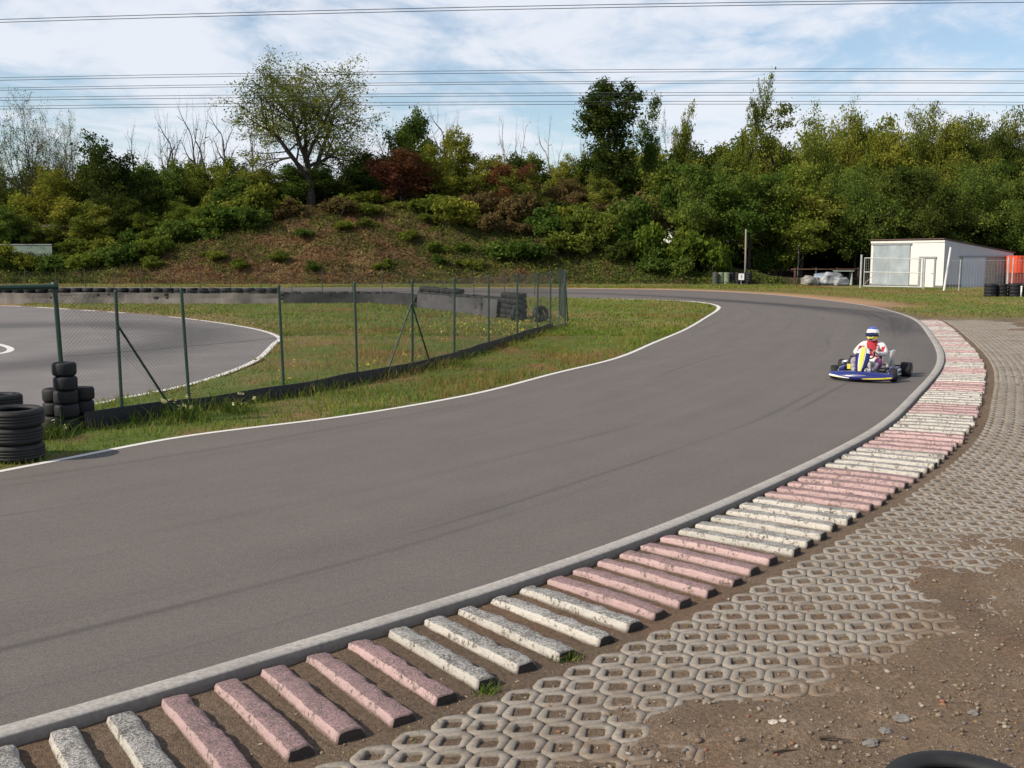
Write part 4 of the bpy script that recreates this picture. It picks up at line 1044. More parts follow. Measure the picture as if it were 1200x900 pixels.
# painted flashes: thin shells standing 3 mm proud of the lower lip
def flash(x0, x1, f0, f1, name, mat, parent, g0=None, g1=None):
    rr = []
    for x in np.linspace(x0, x1, 9):
        u = (x - x0) / (x1 - x0)
        yf, yb, zt, zl = fair(x); a = f0 + ((g0 if g0 is not None else f0) - f0) * u; b_ = f1 + ((g1 if g1 is not None else f1) - f1) * u
        def pt(f):
            zm = zl + (zt - zl) * 0.48
            if f < 0.5: return V3(x, yf + 0.004, zl + 0.028 + (zm - zl - 0.028) * f * 2)
            w_ = (f - 0.5) * 2; return V3(x, yf - 0.003 - 0.047 * w_ + 0.005, zm + (zt - 0.02 - zm) * w_ + 0.003)
        p0, p1, p2 = pt(a), pt((a + b_) / 2), pt(b_)
        rr.append([p0, p1, p2, p2 - V3(0, 0.02, 0), p1 - V3(0, 0.02, 0), p0 - V3(0, 0.02, 0)])
    return MB().loft(rr).build(name, mat, parent)
flash(0.16, 0.585, 0.0, 0.12, 'flash', M_kwhite, bmp, 0.0, 0.75)
flash(0.30, 0.54, 0.0, 0.05, 'flash', M_yel, bmp, 0.0, 0.22)
flash(-0.08, -0.585, 0.0, 0.10, 'flash', M_yel, bmp, 0.0, 0.62)
flash(0.12, -0.14, 0.62, 0.66, 'flash', M_kwhite, bmp, 0.66, 0.68)
# steering fairing: tall shield leaning back
sec = [(0.88, 0.20, 0.06), (0.80, 0.30, 0.105), (0.71, 0.42, 0.13), (0.62, 0.53, 0.135), (0.565, 0.60, 0.11), (0.54, 0.635, 0.07)]
rings = []
for (y, z, w_) in sec:
    rings.append([V3(-w_, y - 0.035, z - 0.012), V3(-w_ * 0.55, y, z + .005), V3(0, y + 0.012, z + .012), V3(w_ * 0.55, y, z + .005), V3(w_, y - 0.035, z - 0.012), V3(w_ * 0.5, y - 0.035, z - 0.02), V3(0, y - 0.025, z - 0.02), V3(-w_ * 0.5, y - 0.035, z - 0.02)])
sh_ = MB().loft(rings).build('front_shield', M_blue, kart, smooth=True)
def strip(x0, x1, mat, name, i0=0, i1=6, lift=0.004):
    rr = []
    for (y, z, w_) in sec[i0:i1]:
        row = []
        for f in (x0, (x0 + x1) / 2, x1):
            ax = abs(f); yy = y + 0.012 * (1 - ax / 0.55) if ax < .55 else y - 0.035 * (ax - .55) / .45; zz = z + 0.005 + 0.007 * (1 - ax / 0.55) if ax < .55 else z + .005 - 0.017 * (ax - .55) / .45
            row.append(V3(f * w_, yy + lift * 0.8, zz + lift * 0.7))
        rr.append(row + [row[2] - V3(0, 0.006, 0.004), row[1] - V3(0, .006, .004), row[0] - V3(0, .006, .004)])
    MB().loft(rr).build(name, mat, sh_)
strip(-0.24, 0.30, M_yel, 'stripe'); strip(0.36, 0.50, M_kwhite, 'stripe'); strip(-0.40, -0.30, M_kwhite, 'stripe')
strip(-0.9, -0.45, M_kwhite, 'stripe', 3, 6); strip(0.55, 0.9, M_kwhite, 'stripe', 3, 6)
# side pods
for sx in (-1, 1):
    rings = []
    for (y, w_, zt) in ((0.40, 0.04, 0.13), (0.36, 0.09, 0.19), (0.22, 0.12, 0.21), (-0.15, 0.13, 0.22), (-0.30, 0.12, 0.215), (-0.36, 0.06, 0.17)):
        xi = 0.42
        rings.append([V3(sx * xi, y, 0.05), V3(sx * (xi + w_), y, 0.045), V3(sx * (xi + w_ + 0.015), y, 0.09), V3(sx * (xi + w_), y, zt - 0.03), V3(sx * (xi + w_ * 0.7), y, zt), V3(sx * xi, y, zt)])
    pod = MB().loft(rings).build('side_pod', M_blue, kart, smooth=True)
    rr = []
    for (y, w_, z0, z1) in ((0.30, 0.105, 0.10, 0.15), (0.10, 0.125, 0.085, 0.185), (-0.15, 0.13, 0.07, 0.19), (-0.30, 0.12, 0.06, 0.18)):
        x0 = 0.42 + w_ + 0.018
        rr.append([V3(sx * x0, y, z0), V3(sx * (x0 - 0.012 + .006), y, z1), V3(sx * (x0 - 0.03), y, z1), V3(sx * (x0 - 0.02), y, z0)])
    fl = MB().loft(rr).build('flash', M_kwhite, pod)
    m = MB()
    for i, (y, hh) in enumerate(((0.02, 0.05), (-0.05, 0.05), (-0.12, 0.05), (-0.19, 0.05))): m.box((sx * 0.5655, y, 0.13), (0.004, 0.045, hh))
    m.build('lettering_block', M_blue, pod)
# wheels
def wheel(x, y, r, w_, steer):
    M0 = Matrix.Translation((x, y, r)) @ Matrix.Rotation(steer, 4, 'Z') @ Matrix.Rotation(math.pi / 2, 4, 'Y')
    ri = r * 0.48; h = w_ / 2
    hub = MB()
    hub.lathe([(0.0, -h * 0.5), (0.03, -h * 0.5), (0.035, h * 0.72), (0.0, h * 0.75)], 14, M=M0)
    wh = hub.build('wheel', M_kblack, kart, smooth=False)
    MB().lathe([(ri, -h * 0.75), (r * 0.75, -h * 0.98), (r * 0.93, -h * 0.94), (r, -h * 0.72), (r * 1.0, h * 0.72), (r * 0.93, h * 0.94), (r * 0.75, h * 0.98), (ri, h * 0.75), (ri * 1.02, 0)], 30, M=M0, closed=True).build('tyre', M_tyre_dark, wh, smooth=True)
    MB().lathe([(ri * 0.98, -h * 0.85), (ri * 1.04, -h * 0.88), (ri * 0.98, -h * 0.6), (ri * 0.8, h * 0.0), (0.035, h * 0.1), (0.035, h * 0.2), (ri * 0.8, h * 0.15), (ri * 0.97, h * 0.6), (ri * 1.04, h * 0.88), (ri * 0.98, h * 0.85)], 24, M=M0).build('rim', M_alu, wh, smooth=True)
for sx in (-1, 1):
    wheel(sx * 0.56, 0.52, 0.132, 0.135, R(14)); wheel(sx * 0.61, -0.53, 0.145, 0.21, 0)
MB().tube((-0.55, -0.53, 0.142), (0.55, -0.53, 0.142), 0.022, 0.022, 12).build('rear_axle', M_chrome, kart, smooth=True)
m = MB(); m.lathe([(0.0, -.004), (0.09, -.004), (0.09, .004), (0.0, .004)], 24, M=Matrix.Translation((-0.22, -0.53, 0.142)) @ Matrix.Rotation(math.pi / 2, 4, 'Y')); m.build('brake_disc', M_chrome, kart)
m = MB(); m.path([(-0.52, -0.74, 0.10), (-0.3, -0.80, 0.10), (0.3, -0.80, 0.10), (0.52, -0.74, 0.10)], 0.014, 8); m.path([(-0.5, -0.72, 0.19), (-0.3, -0.78, 0.19), (0.3, -0.78, 0.19), (0.5, -0.72, 0.19)], 0.014, 8)
m.build('rear_bumper', M_kblack, kart, smooth=True)
# seat shell
rings = []
for (y, z, w_) in ((0.16, 0.17, 0.17), (0.06, 0.09, 0.19), (-0.10, 0.07, 0.19), (-0.24, 0.14, 0.20), (-0.33, 0.30, 0.21), (-0.40, 0.46, 0.20), (-0.43, 0.55, 0.16)):
    d = 0.10 if z < 0.4 else 0.07
    rings.append([V3(-w_ - .015, y + d, z + d), V3(-w_ * 0.8, y, z), V3(0, y - 0.01, z - 0.01), V3(w_ * 0.8, y, z), V3(w_ + .015, y + d, z + d), V3(w_ + .0, y + d, z + d + .004), V3(w_ * 0.74, y + .012, z + .014), V3(0, y, z + .006), V3(-w_ * 0.74, y + .012, z + .014), V3(-w_, y + d, z + d + .004)])
MB().loft(rings).build('seat', M_seat, kart, smooth=True)
# steering wheel and column
sw = Matrix.Translation((0, 0.30, 0.50)) @ Matrix.Rotation(R(52), 4, 'X') @ Matrix.Rotation(R(18), 4, 'Z')
m = MB(); m.path([sw @ Vector((0.15 * math.cos(a), 0.135 * math.sin(a), 0)) for a in np.linspace(0, 2 * math.pi, 33)], 0.015, 8, cap=False)
for a in (0.2, 2.94, 4.71): m.tube(sw @ Vector((0, 0, 0)), sw @ Vector((0.14 * math.cos(a), 0.125 * math.sin(a), 0)), 0.011, 0.011, 6)
swo = m.build('steering_wheel', M_kblack, kart, smooth=True)
MB().tube((0, 0.31, 0.49), (0, 0.66, 0.12), 0.011, 0.011, 8).build('steering_column', M_chrome, kart)
# fuel tank, pedals, tie rods
MB().box((0, 0.40, 0.13), (0.17, 0.24, 0.15)).build('fuel_tank', M_kwhite, kart, bevel=0.03)
for sx in (-1, 1):
    m = MB(); m.tube((sx * 0.15, 0.72, 0.06), (sx * 0.15, 0.76, 0.22), 0.008, 0.008, 6); m.box((sx * 0.15, 0.765, 0.23), (0.06, 0.015, 0.05)); m.build('pedal', M_alu, kart)
    MB().tube((sx * 0.03, 0.60, 0.14), (sx * 0.46, 0.47, 0.13), 0.008, 0.008, 6).build('tie_rod', M_alu, kart)
# engine on the kart's right, radiator on its left
eng = MB(); eng.box((0.34, -0.24, 0.20), (0.16, 0.24, 0.2)); eng.box((0.34, -0.24, 0.34), (0.13, 0.16, 0.10))
for k in range(5): eng.box((0.34, -0.24, 0.30 + 0.024 * k), (0.17, 0.19, 0.008))
en = eng.build('engine', M_kblack, kart, bevel=0.004)
MB().path([(0.40, -0.16, 0.30), (0.52, -0.12, 0.28), (0.56, -0.3, 0.24), (0.50, -0.62, 0.24)], [0.025, 0.03, 0.05, 0.045], 12).build('exhaust', M_alu, en, smooth=True)
MB().box((0.33, -0.02, 0.30), (0.15, 0.16, 0.14)).build('airbox', M_kblack, en, bevel=0.02)
rad = MB().box((-0.36, -0.20, 0.37), (0.05, 0.26, 0.36), rot=Matrix.Rotation(R(-14), 3, 'Y')).build('radiator', M_alu, kart, bevel=0.008)
m = MB()
for k in range(9): m.box((-0.395 + (k - 4) * 0.0095, -0.20, 0.37 + (k - 4) * 0.038), (0.03, 0.235, 0.008), rot=Matrix.Rotation(R(-14), 3, 'Y'))
m.build('fin', M_seat, rad)
MB().path([(-0.35, -0.08, 0.20), (-0.30, -0.02, 0.14), (-0.1, -0.3, 0.10), (0.28, -0.3, 0.15)], 0.014, 8).build('hose', M_kblack, kart, smooth=True)
MB().box((0.30, 0.42, 0.24), (0.07, 0.02, 0.10)).build('number_tab', M_yel, kart, bevel=0.004)

# ================================================================ DRIVER
drv = empty('person', (KPOS[0], KPOS[1], KPOS[2]), KYAW, 'kart driver in white and red racing suit with blue and white helmet', 'person')
def suit():
    t = NT('racing_suit'); o = t.obj(); P = t.geo()
    n = t.noise(14, 4, o)
    red = t.attr('red'); pur = t.attr('purple'); dk = t.attr('dark')
    c = t.mix(n, (0.56, 0.54, 0.53), (0.68, 0.66, 0.64))
    c = t.mix(t.maprange(t.math('ADD', red, t.maprange(n, 0.3, 0.7, -.12, .12)), 0.45, 0.55), c, (0.34, 0.016, 0.026))
    c = t.mix(t.maprange(t.math('ADD', pur, t.maprange(n, 0.3, 0.7, -.12, .12)), 0.45, 0.55), c, (0.30, 0.07, 0.20))
    c = t.mix(t.math('MULTIPLY', t.attr('leg'), t.maprange(t.noise(9, 4, o), 0.35, 0.55, 0.45, 0.95)), c, (0.17, 0.14, 0.18))
    c = t.mix(dk, c, (0.03, 0.03, 0.035))
    return t.principled(c, 0.65, t.bump(t.noise(22, 4, o, 0.6), 0.4, 0.02), spec=0.3)
drv.scale = (0.93, 1.0, 0.97)
M_suit = suit()
def skin_body(name, nodes, edges, mats, parent, root=0, levels=2):
    me = bpy.data.meshes.new(name)
    me.from_pydata([n[0] for n in nodes], edges, [])
    o = link(name, me)
    md = o.modifiers.new('Skin', 'SKIN'); md.use_smooth_shade = True
    sv = me.skin_vertices[0].data if me.skin_vertices else None
    if sv is None:
        me.attributes.new('skin', 'FLOAT', 'POINT')
    for i, n in enumerate(nodes):
        r = n[1]; sv[i].radius = r if hasattr(r, '__len__') else (r, r); sv[i].use_root = (i == root)
    s_ = o.modifiers.new('Sub', 'SUBSURF'); s_.levels = levels; s_.render_levels = levels
    dg = bpy.context.evaluated_depsgraph_get(); dg.update()
    m2 = bpy.data.meshes.new_from_object(o.evaluated_get(dg)); m2.name = name
    bpy.data.objects.remove(o, do_unlink=True); bpy.data.meshes.remove(me)
    m2.materials.clear()
    for m_ in mats: m2.materials.append(m_)
    for p in m2.polygons: p.use_smooth = True; p.material_index = 0
    return link(name, m2, parent)
N = [((0, -.10, .22), (.17, .13)), ((0, -.17, .36), (.165, .125)), ((0, -.23, .52), (.185, .135)), ((0, -.25, .655), (.12, .10)), ((0, -.215, .735), .062), ((0, -.20, .83), .09), ((0, -.195, .90), .09)]
E_ = [(0, 1), (1, 2), (2, 3), (3, 4), (4, 5), (5, 6)]
for sx in (-1, 1):
    b = len(N)
    N += [((sx * .20, -.25, .655), .082), ((sx * .315, -.06, .50), .060), ((sx * .24, .12, .50), .050), ((sx * .175, .235, .535), .038),
          ((sx * .13, -.03, .20), .115), ((sx * .20, .14, .29), .098), ((sx * .255, .30, .385), .078), ((sx * .21, .50, .28), .066), ((sx * .165, .67, .16), .047), ((sx * .155, .70, .13), .046), ((sx * .15, .755, .25), .036)]
    E_ += [(3, b), (b, b + 1), (b + 1, b + 2), (b + 2, b + 3), (0, b + 4), (b + 4, b + 5), (b + 5, b + 6), (b + 6, b + 7), (b + 7, b + 8), (b + 8, b + 9), (b + 9, b + 10)]
body = skin_body('body', N, E_, [M_suit], drv)
nv = len(body.data.vertices); co = np.empty(nv * 3); body.data.vertices.foreach_get('co', co); co = co.reshape(-1, 3)
x, y, z = co.T
red = ((np.abs(x) < 0.105) & (z > 0.43) & (z < 0.70) & (y > -0.28)).astype(float)
red = np.maximum(red, ((x < -0.10) & (x > -0.285) & (y > -0.12) & (y < 0.1) & (z > 0.42)).astype(float))
red = np.maximum(red, ((np.abs(x) > 0.20) & (np.abs(x) < 0.26) & (z > 0.55) & (z < .64)).astype(float) * 0.9)
pur = ((y > 0.13) & (y < 0.47) & (z > 0.2) & (np.abs(x) > 0.20) & (x < 0)).astype(float); pur = np.maximum(pur, ((y > 0.22) & (y < 0.33) & (z > 0.25) & (x > 0.2)).astype(float))
pur = np.where(np.hypot(x, y - .235) < .05, 0, pur) * (z < 0.47)
red = np.maximum(red, ((z > 0.665) & (z < 0.78) & (np.abs(x) < 0.115)).astype(float))
dk = ((y > 0.645) & (z < 0.4)).astype(float)
leg = ((y > 0.02) & (z < 0.47) & (np.hypot(np.abs(x) - .175, y - .235) + np.abs(z - .53) > .1) & (pur < .5)).astype(float)
for nme, arr in (('leg', leg), ('red', red), ('purple', pur), ('dark', dk)):
    a = body.data.attributes.new(nme, 'FLOAT', 'POINT'); a.data.foreach_set('value', arr.astype(np.float32))
# gloves: palm and five fingers closed round the rim
for sx in (-1, 1):
    n2 = [((sx * .172, .238, .537), .030), ((sx * .158, .275, .548), (.036, .026)), ((sx * .150, .305, .552), (.036, .024))]
    e2 = [(0, 1), (1, 2)]
    for k, (off, ln) in enumerate(((-.030, .9), (-.010, 1.0), (.010, .96), (.029, .8))):
        b = len(n2); ax = Vector((0, 0.62, 0.78)) * off
        p = [Vector((sx * .146, .320, .552)), Vector((sx * .138, .345, .540)), Vector((sx * .140, .352, .516)), Vector((sx * .152, .336, .502))]
        for j, q in enumerate(p):
            qq = p[0] + (q - p[0]) * ln + ax; n2.append((tuple(qq), .0105 - .001 * j))
        e2 += [(2, b), (b, b + 1), (b + 1, b + 2), (b + 2, b + 3)]
    b = len(n2)
    n2 += [((sx * .138, .275, .575), .012), ((sx * .122, .300, .582), .011), ((sx * .118, .325, .570), .009)]
    e2 += [(1, b), (b, b + 1), (b + 1, b + 2)]
    skin_body('glove', n2, e2, [plain('glove_red_white', (0.62, 0.30, 0.28), 0.6, 0.5, 30)], drv, 0, 1)
# full face helmet
hm = NT('helmet_paint'); o_ = hm.obj(); sx_ = hm.n('ShaderNodeSeparateXYZ', ins={0: o_}); zz = sx_.outputs[2]; nn_ = hm.noise(16, 2, o_)
zr = hm.math('ADD', zz, hm.maprange(nn_, 0.3, 0.7, -0.012, 0.012))
c = hm.ramp(hm.maprange(zr, 0.80, 1.10), [(0.0, (0.70, 0.78, 0.86)), (0.22, (0.70, 0.78, 0.86)), (0.225, (0.80, 0.70, 0.05)), (0.34, (0.80, 0.70, 0.05)), (0.345, (0.03, 0.05, 0.28)), (0.40, (0.03, 0.05, 0.28)), (0.405, (0.80, 0.79, 0.76)), (0.80, (0.80, 0.79, 0.76)), (0.805, (0.05, 0.09, 0.36)), (1.0, (0.05, 0.09, 0.36))])
for nd in hm.t.nodes:
    if nd.type == 'VALTORGB': nd.color_ramp.interpolation = 'CONSTANT'
pat = hm.math('MULTIPLY', hm.maprange(hm.n('ShaderNodeTexVoronoi', ins={'Scale': 14, 'Vector': o_}).outputs['Distance'], 0.28, 0.30, 1, 0), hm.math('MULTIPLY', hm.maprange(zz, 0.955, 0.96), hm.maprange(zz, 1.03, 1.035, 1, 0)))
c = hm.mix(hm.math('MULTIPLY', pat, 0.55), c, (0.45, 0.22, 0.12))
hm.principled(c, 0.25, None, 0, 0.5)
bm = bmesh.new(); bmesh.ops.create_uvsphere(bm, u_segments=32, v_segments=20, radius=1.0)
for v in bm.verts:
    p = v.co.copy()
    fx = 0.125; fy = 0.15; fz = 0.145
    zc = 0.95
    y_ = p.y * fy; x_ = p.x * fx; z_ = p.z * fz
    if p.z < -0.15:
        k = (-p.z - 0.15) / 0.85
        z_ = -0.15 * fz - k * fz * 0.78
        if p.y > 0: y_ *= 1.0 + 0.14 * math.sin(min(1, k) * math.pi * 0.7); x_ *= 1 - 0.12 * k
    if p.y > 0.80 and -0.25 < p.z < 0.35: y_ -= 0.006
    v.co = (x_, y_ - 0.215, z_ + zc)
me = bpy.data.meshes.new('helmet'); bm.to_mesh(me); bm.free(); me.materials.append(hm.m)
for p in me.polygons: p.use_smooth = True
hel = link('helmet', me, drv); hel.scale = (1.08, 1.08, 1.08); hel.location = (0, 0.035, -0.15)
# visor: a curved shell over the face opening
m = MB(); rings = []
for a in np.linspace(-1.25, 1.25, 17):
    dx_, dy_ = math.sin(a), math.cos(a); row = []
    for (zz_, k) in ((0.925, 1.065), (0.945, 1.075), (0.985, 1.05), (0.992, 1.035)): row.append(V3(dx_ * 0.125 * k, dy_ * 0.15 * k - 0.215, zz_ - 0.012 * abs(a)))
    rings.append(row + [row[3] * 1 - V3(dx_, dy_, 0) * 0.012, row[0] - V3(dx_, dy_, 0) * 0.012])
vis = m.loft(rings).build('visor', plain('visor_dark_blue', (0.012, 0.02, 0.07), 0.12, 0.1, 3), hel, smooth=True)
MB().box((0, -0.045, 0.862), (0.07, 0.02, 0.03)).build('chin_vent', M_kblack, hel, bevel=0.006)
# ================================================================ TREES
def rot_to(d, ang, az):
    d = d.normalized(); a = d.orthogonal().normalized(); b = d.cross(a)
    return (d * math.cos(ang) + (a * math.cos(az) + b * math.sin(az)) * math.sin(ang)).normalized()
class Grow:
    def __init__(s, seed, spec):
        s.r = random.Random(seed); s.sp = spec; s.mb = MB(); s.tips = []
    def branch(s, p, d, L, rad, lv):
        sp = s.sp; r = s.r; ns = 6 if lv == 0 else (5 if lv == 1 else 4)
        pts = [p.copy()]; dd = d.normalized(); step = L / ns
        for i in range(ns):
            w_ = sp['wob'][min(lv, len(sp['wob']) - 1)]
            dd = (dd + Vector((r.gauss(0, w_), r.gauss(0, w_), r.gauss(0, w_ * 0.6) + sp['up'][min(lv, len(sp['up']) - 1)]))).normalized()
            pts.append(pts[-1] + dd * step)
        last = lv >= sp['levels']
        er = rad * (0.45 if lv == 0 else 0.35)
        rr = [rad + (er - rad) * i / ns for i in range(ns + 1)]
        if rad > sp.get('minr', 0.0): s.mb.path(pts, rr, 8 if lv == 0 else (6 if lv == 1 else (4 if lv == 2 else 3)), cap=False)
        if lv >= sp['leaf_lv']:
            for i in range(1, ns + 1):
                if i / ns > 0.3: s.tips.append((pts[i], lv))
        if last: return
        nc = sp['kids'][lv]; n = r.randint(nc[0], nc[1]); f0 = sp['f0'][lv]
        az0 = r.uniform(0, 6.28)
        for k in range(n):
            f = f0 + (1 - f0) * (k + r.uniform(0.2, 0.8)) / n
            if k == n - 1: f = 1.0
            i = min(int(f * ns), ns - 1); u = f * ns - i
            q = pts[i].lerp(pts[i + 1], u); seg = (pts[i + 1] - pts[i])
            a = R(r.uniform(*sp['ang'][lv])) * (0.5 if k == n - 1 else 1)
            nd = rot_to(seg, a, az0 + k * 2.4 + r.uniform(-.4, .4))
            ln = L * r.uniform(*sp['ratio'][lv]) * (1 - 0.45 * (f - f0) / (1 - f0 + 1e-6) * sp.get('cone', 1.0))
            s.branch(q, nd, ln, max(rr[i] * sp.get('rr', 0.6), 0.012), lv + 1)
def leaves(tips, rng, per, sig, size, tint_fn, dirs=None, keep=1.0):
    """small leaf faces scattered round the twigs"""
    tips = np.array([tuple(t_[0]) for t_ in tips]); n = len(tips)
    if keep < 1: tips = tips[rng.rand(n) < keep]; n = len(tips)
    c = np.repeat(tips, per, 0) + rng.randn(n * per, 3) * np.array(sig)
    tt = np.repeat(tint_fn(tips, rng), per) + rng.randn(n * per) * 0.10
    return leaf_quads(c, rng, size) + (np.repeat(np.clip(tt, 0, 1), 4),)
def leaf_quads(c, rng, size, flat=0.0):
    m = len(c)
    a = rng.randn(m, 3); a[:, 2] *= (1 - flat); a /= np.linalg.norm(a, axis=1, keepdims=True)
    b = rng.randn(m, 3); b -= a * (a * b).sum(1, keepdims=True); b /= np.linalg.norm(b, axis=1, keepdims=True)
    s_ = size * np.exp(rng.randn(m) * 0.35)
    L_ = s_[:, None] * 0.62; W_ = s_[:, None] * 0.36
    V = np.stack([c - a * L_, c + b * W_ - a * L_ * 0.05, c + a * L_, c - b * W_ - a * L_ * 0.05], 1).reshape(-1, 3)
    return V, np.arange(m * 4).reshape(-1, 4)
def blob_leaves(rng, blobs, dens, size, tint_fn):
    """blobs: (x, y, z, rx, ry, rz) leafy masses; faces are spread through each with more towards its skin"""
    C = []; T = []
    for (x, y, z, rx, ry, rz) in blobs:
        m = int(dens * (rx * ry + ry * rz + rx * rz))
        d = rng.randn(m, 3); d /= np.linalg.norm(d, axis=1, keepdims=True)
        rad = rng.rand(m) ** 0.45 * (1 + 0.18 * rng.randn(m))
        # break the mass into sprays: pull points toward random spokes
        k = rng.randn(max(6, m // 25), 3); k /= np.linalg.norm(k, axis=1, keepdims=True)
        j = rng.randint(0, len(k), m); d2 = k[j] + d * 0.33; d2 /= np.linalg.norm(d2, axis=1, keepdims=True)
        p = d2 * rad[:, None] * np.array([rx, ry, rz]) + np.array([x, y, z])
        C.append(p); T.append(tint_fn(np.array([[x, y, z]]), rng)[0] + rng.randn(m) * 0.10 + 0.12 * rng.randn(len(k))[j])
    C = np.concatenate(C); T = np.clip(np.concatenate(T), 0, 1)
    V, F = leaf_quads(C, rng, size)
    return V, F, np.repeat(T, 4)
M_bark = plain('bark', (0.075, 0.060, 0.047), 0.9, 0.35, 5, bump=0.5); M_barkg = plain('grey_bark', (0.17, 0.155, 0.135), 0.9, 0.3, 5, bump=0.4); M_barkd = plain('dark_bark', (0.032, 0.026, 0.021), 0.9, 0.3, 5, bump=0.5)
LM = {
 'olive': leaf_mat('leaf_olive', [(0.068, 0.094, 0.016), (0.125, 0.156, 0.026), (0.220, 0.222, 0.040)]),
 'green': leaf_mat('leaf_green', [(0.036, 0.068, 0.013), (0.072, 0.118, 0.022), (0.138, 0.178, 0.034)]),
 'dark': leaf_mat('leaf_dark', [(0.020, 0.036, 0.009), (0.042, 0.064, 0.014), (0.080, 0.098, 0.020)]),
 'yellow': leaf_mat('leaf_yellow', [(0.092, 0.118, 0.018), (0.160, 0.178, 0.026), (0.265, 0.245, 0.036)]),
 'red': leaf_mat('leaf_red', [(0.085, 0.040, 0.022), (0.125, 0.048, 0.030), (0.150, 0.075, 0.030)]),
 'brown': leaf_mat('leaf_brown', [(0.085, 0.075, 0.025), (0.130, 0.095, 0.040), (0.170, 0.110, 0.050)]),
 'bright': leaf_mat('leaf_bright', [(0.062, 0.105, 0.014), (0.112, 0.155, 0.022), (0.175, 0.205, 0.034)]),
}
PROTO = {}
def tint_noise(f=0.35, amp=1.1, up=0.0, z0=0):
    return lambda P, rng: 0.5 + amp * (fbm(P[:, 0] * f + 31, P[:, 2] * f + P[:, 1] * f * 0.7 + 12, 3) - 0.5) + up * (P[:, 2] - z0)
def proto(key, name, trunk_mb, bark, leafdata, leafmat, label, cat='tree'):
    o = empty(name, (0, -900, -400), 0, label, cat)
    if trunk_mb is not None and trunk_mb.v: trunk_mb.build('trunk', bark, o, smooth=True, fixn=False)
    if leafdata is not None:
        V, F, T = leafdata
        link('crown', np_mesh('crown', V, F, leafmat, attrs={'tint': T}), o)
    PROTO[key] = o; return o
def spec_tree(key, name, seed, H, sp, bark, leafmat, per, sig, size, label, tint=None, keep=1.0, blobs=None, dens=90, r0=None):
    gw = Grow(seed, sp); rng = np.random.RandomState(seed)
    gw.branch(Vector((0, 0, -0.3)), Vector((sp.get('lean', 0), 0, 1)), H * sp['trunk'], r0 or H * 0.018, 0)
    ld = None
    if per: ld = leaves(gw.tips, rng, per, sig, size, tint or tint_noise(), keep=keep)
    if blobs:
        b2 = blob_leaves(rng, blobs, dens, size, tint or tint_noise())
        ld = b2 if ld is None else (np.concatenate([ld[0], b2[0]]), np.concatenate([ld[1], b2[1] + len(ld[0])]), np.concatenate([ld[2], b2[2]]))
    return proto(key, name, gw.mb, bark, ld, leafmat, label)
DENSE = dict(levels=3, leaf_lv=2, wob=[.06, .12, .18], up=[.02, .10, .06], kids=[(8, 10), (6, 7), (4, 5)], f0=[.22, .2, .2], ang=[(35, 72), (30, 65), (30, 70)], ratio=[(.55, .75), (.42, .6), (.4, .6)], trunk=.66, rr=.5, cone=.75, minr=.0)
SPARSE = dict(levels=3, leaf_lv=3, wob=[.12, .22, .26], up=[.02, .05, .02], kids=[(8, 10), (6, 7), (5, 6)], f0=[.4, .25, .2], ang=[(40, 75), (30, 65), (30, 70)], ratio=[(.35, .5), (.4, .6), (.4, .6)], trunk=.8, rr=.5, cone=.6)
BARE = dict(levels=4, leaf_lv=9, wob=[.2, .3, .32, .3], up=[.05, .07, .05, .05], kids=[(6, 8), (4, 5), (3, 4), (3, 4)], f0=[.3, .3, .2, .2], ang=[(30, 62), (30, 65), (25, 60), (25, 60)], ratio=[(.4, .58), (.45, .62), (.45, .65), (.4, .6)], trunk=.7, rr=.55, cone=.5)
ROB = dict(levels=4, leaf_lv=3, wob=[.05, .15, .2, .25], up=[.0, .07, .0, -.06], kids=[(7, 7), (7, 8), (5, 6), (3, 4)], f0=[.58, .34, .25, .2], ang=[(22, 66), (30, 66), (30, 65), (30, 70)], ratio=[(1.0, 1.3), (.42, .6), (.42, .6), (.4, .6)], trunk=.42, rr=.66, cone=.25)
TALL = dict(levels=3, leaf_lv=2, wob=[.03, .10, .18], up=[.0, .16, .06], kids=[(15, 17), (5, 6), (3, 4)], f0=[.16, .25, .2], ang=[(32, 60), (30, 60), (30, 70)], ratio=[(.22, .36), (.42, .6), (.4, .6)], trunk=.96, rr=.4, cone=.7)
# heights of the prototypes are nominal 10 m
for k in range(3):
    spec_tree('dense%d' % k, 'broadleaf_tree', 40 + k, 10, DENSE, M_barkd, LM['green'], 20, (.32, .32, .24), 0.165, 'x', tint_noise(.5, 1.3))
for k in range(2):
    spec_tree('high%d' % k, 'broadleaf_tree', 50 + k, 10, DENSE | dict(f0=[.40, .2, .2], trunk=.72, up=[.02, .06, .0], ang=[(40, 80), (30, 65), (30, 70)], ratio=[(.46, .62), (.42, .6), (.4, .6)]), M_barkd, LM['green'], 20, (.32, .32, .22), 0.15, 'x', tint_noise(.5, 1.4))
for k in range(2):
    spec_tree('loose%d' % k, 'robinia_tree', 60 + k, 10, DENSE | dict(kids=[(9, 11), (6, 7), (4, 5)], wob=[.1, .16, .2]), M_bark, LM['olive'], 15, (.27, .27, .2), 0.145, 'x', tint_noise(.5, 1.4))
for k in range(2):
    spec_tree('slender%d' % k, 'robinia_tree', 70 + k, 10, TALL | dict(wob=[.13, .18, .24], f0=[.2, .25, .2], cone=.4, kids=[(11, 13), (5, 6), (3, 4)], ratio=[(.16, .36), (.42, .6), (.4, .6)], up=[.03, .12, .02]), M_bark, LM['olive'], 13, (.22, .22, .18), 0.13, 'x', tint_noise(.5, 1.4))
for k in range(2):
    spec_tree('sparse%d' % k, 'sparse_tree', 80 + k, 10, SPARSE, M_barkd, LM['olive'], 8, (.2, .2, .12), 0.075, 'x', keep=.9, r0=.22)
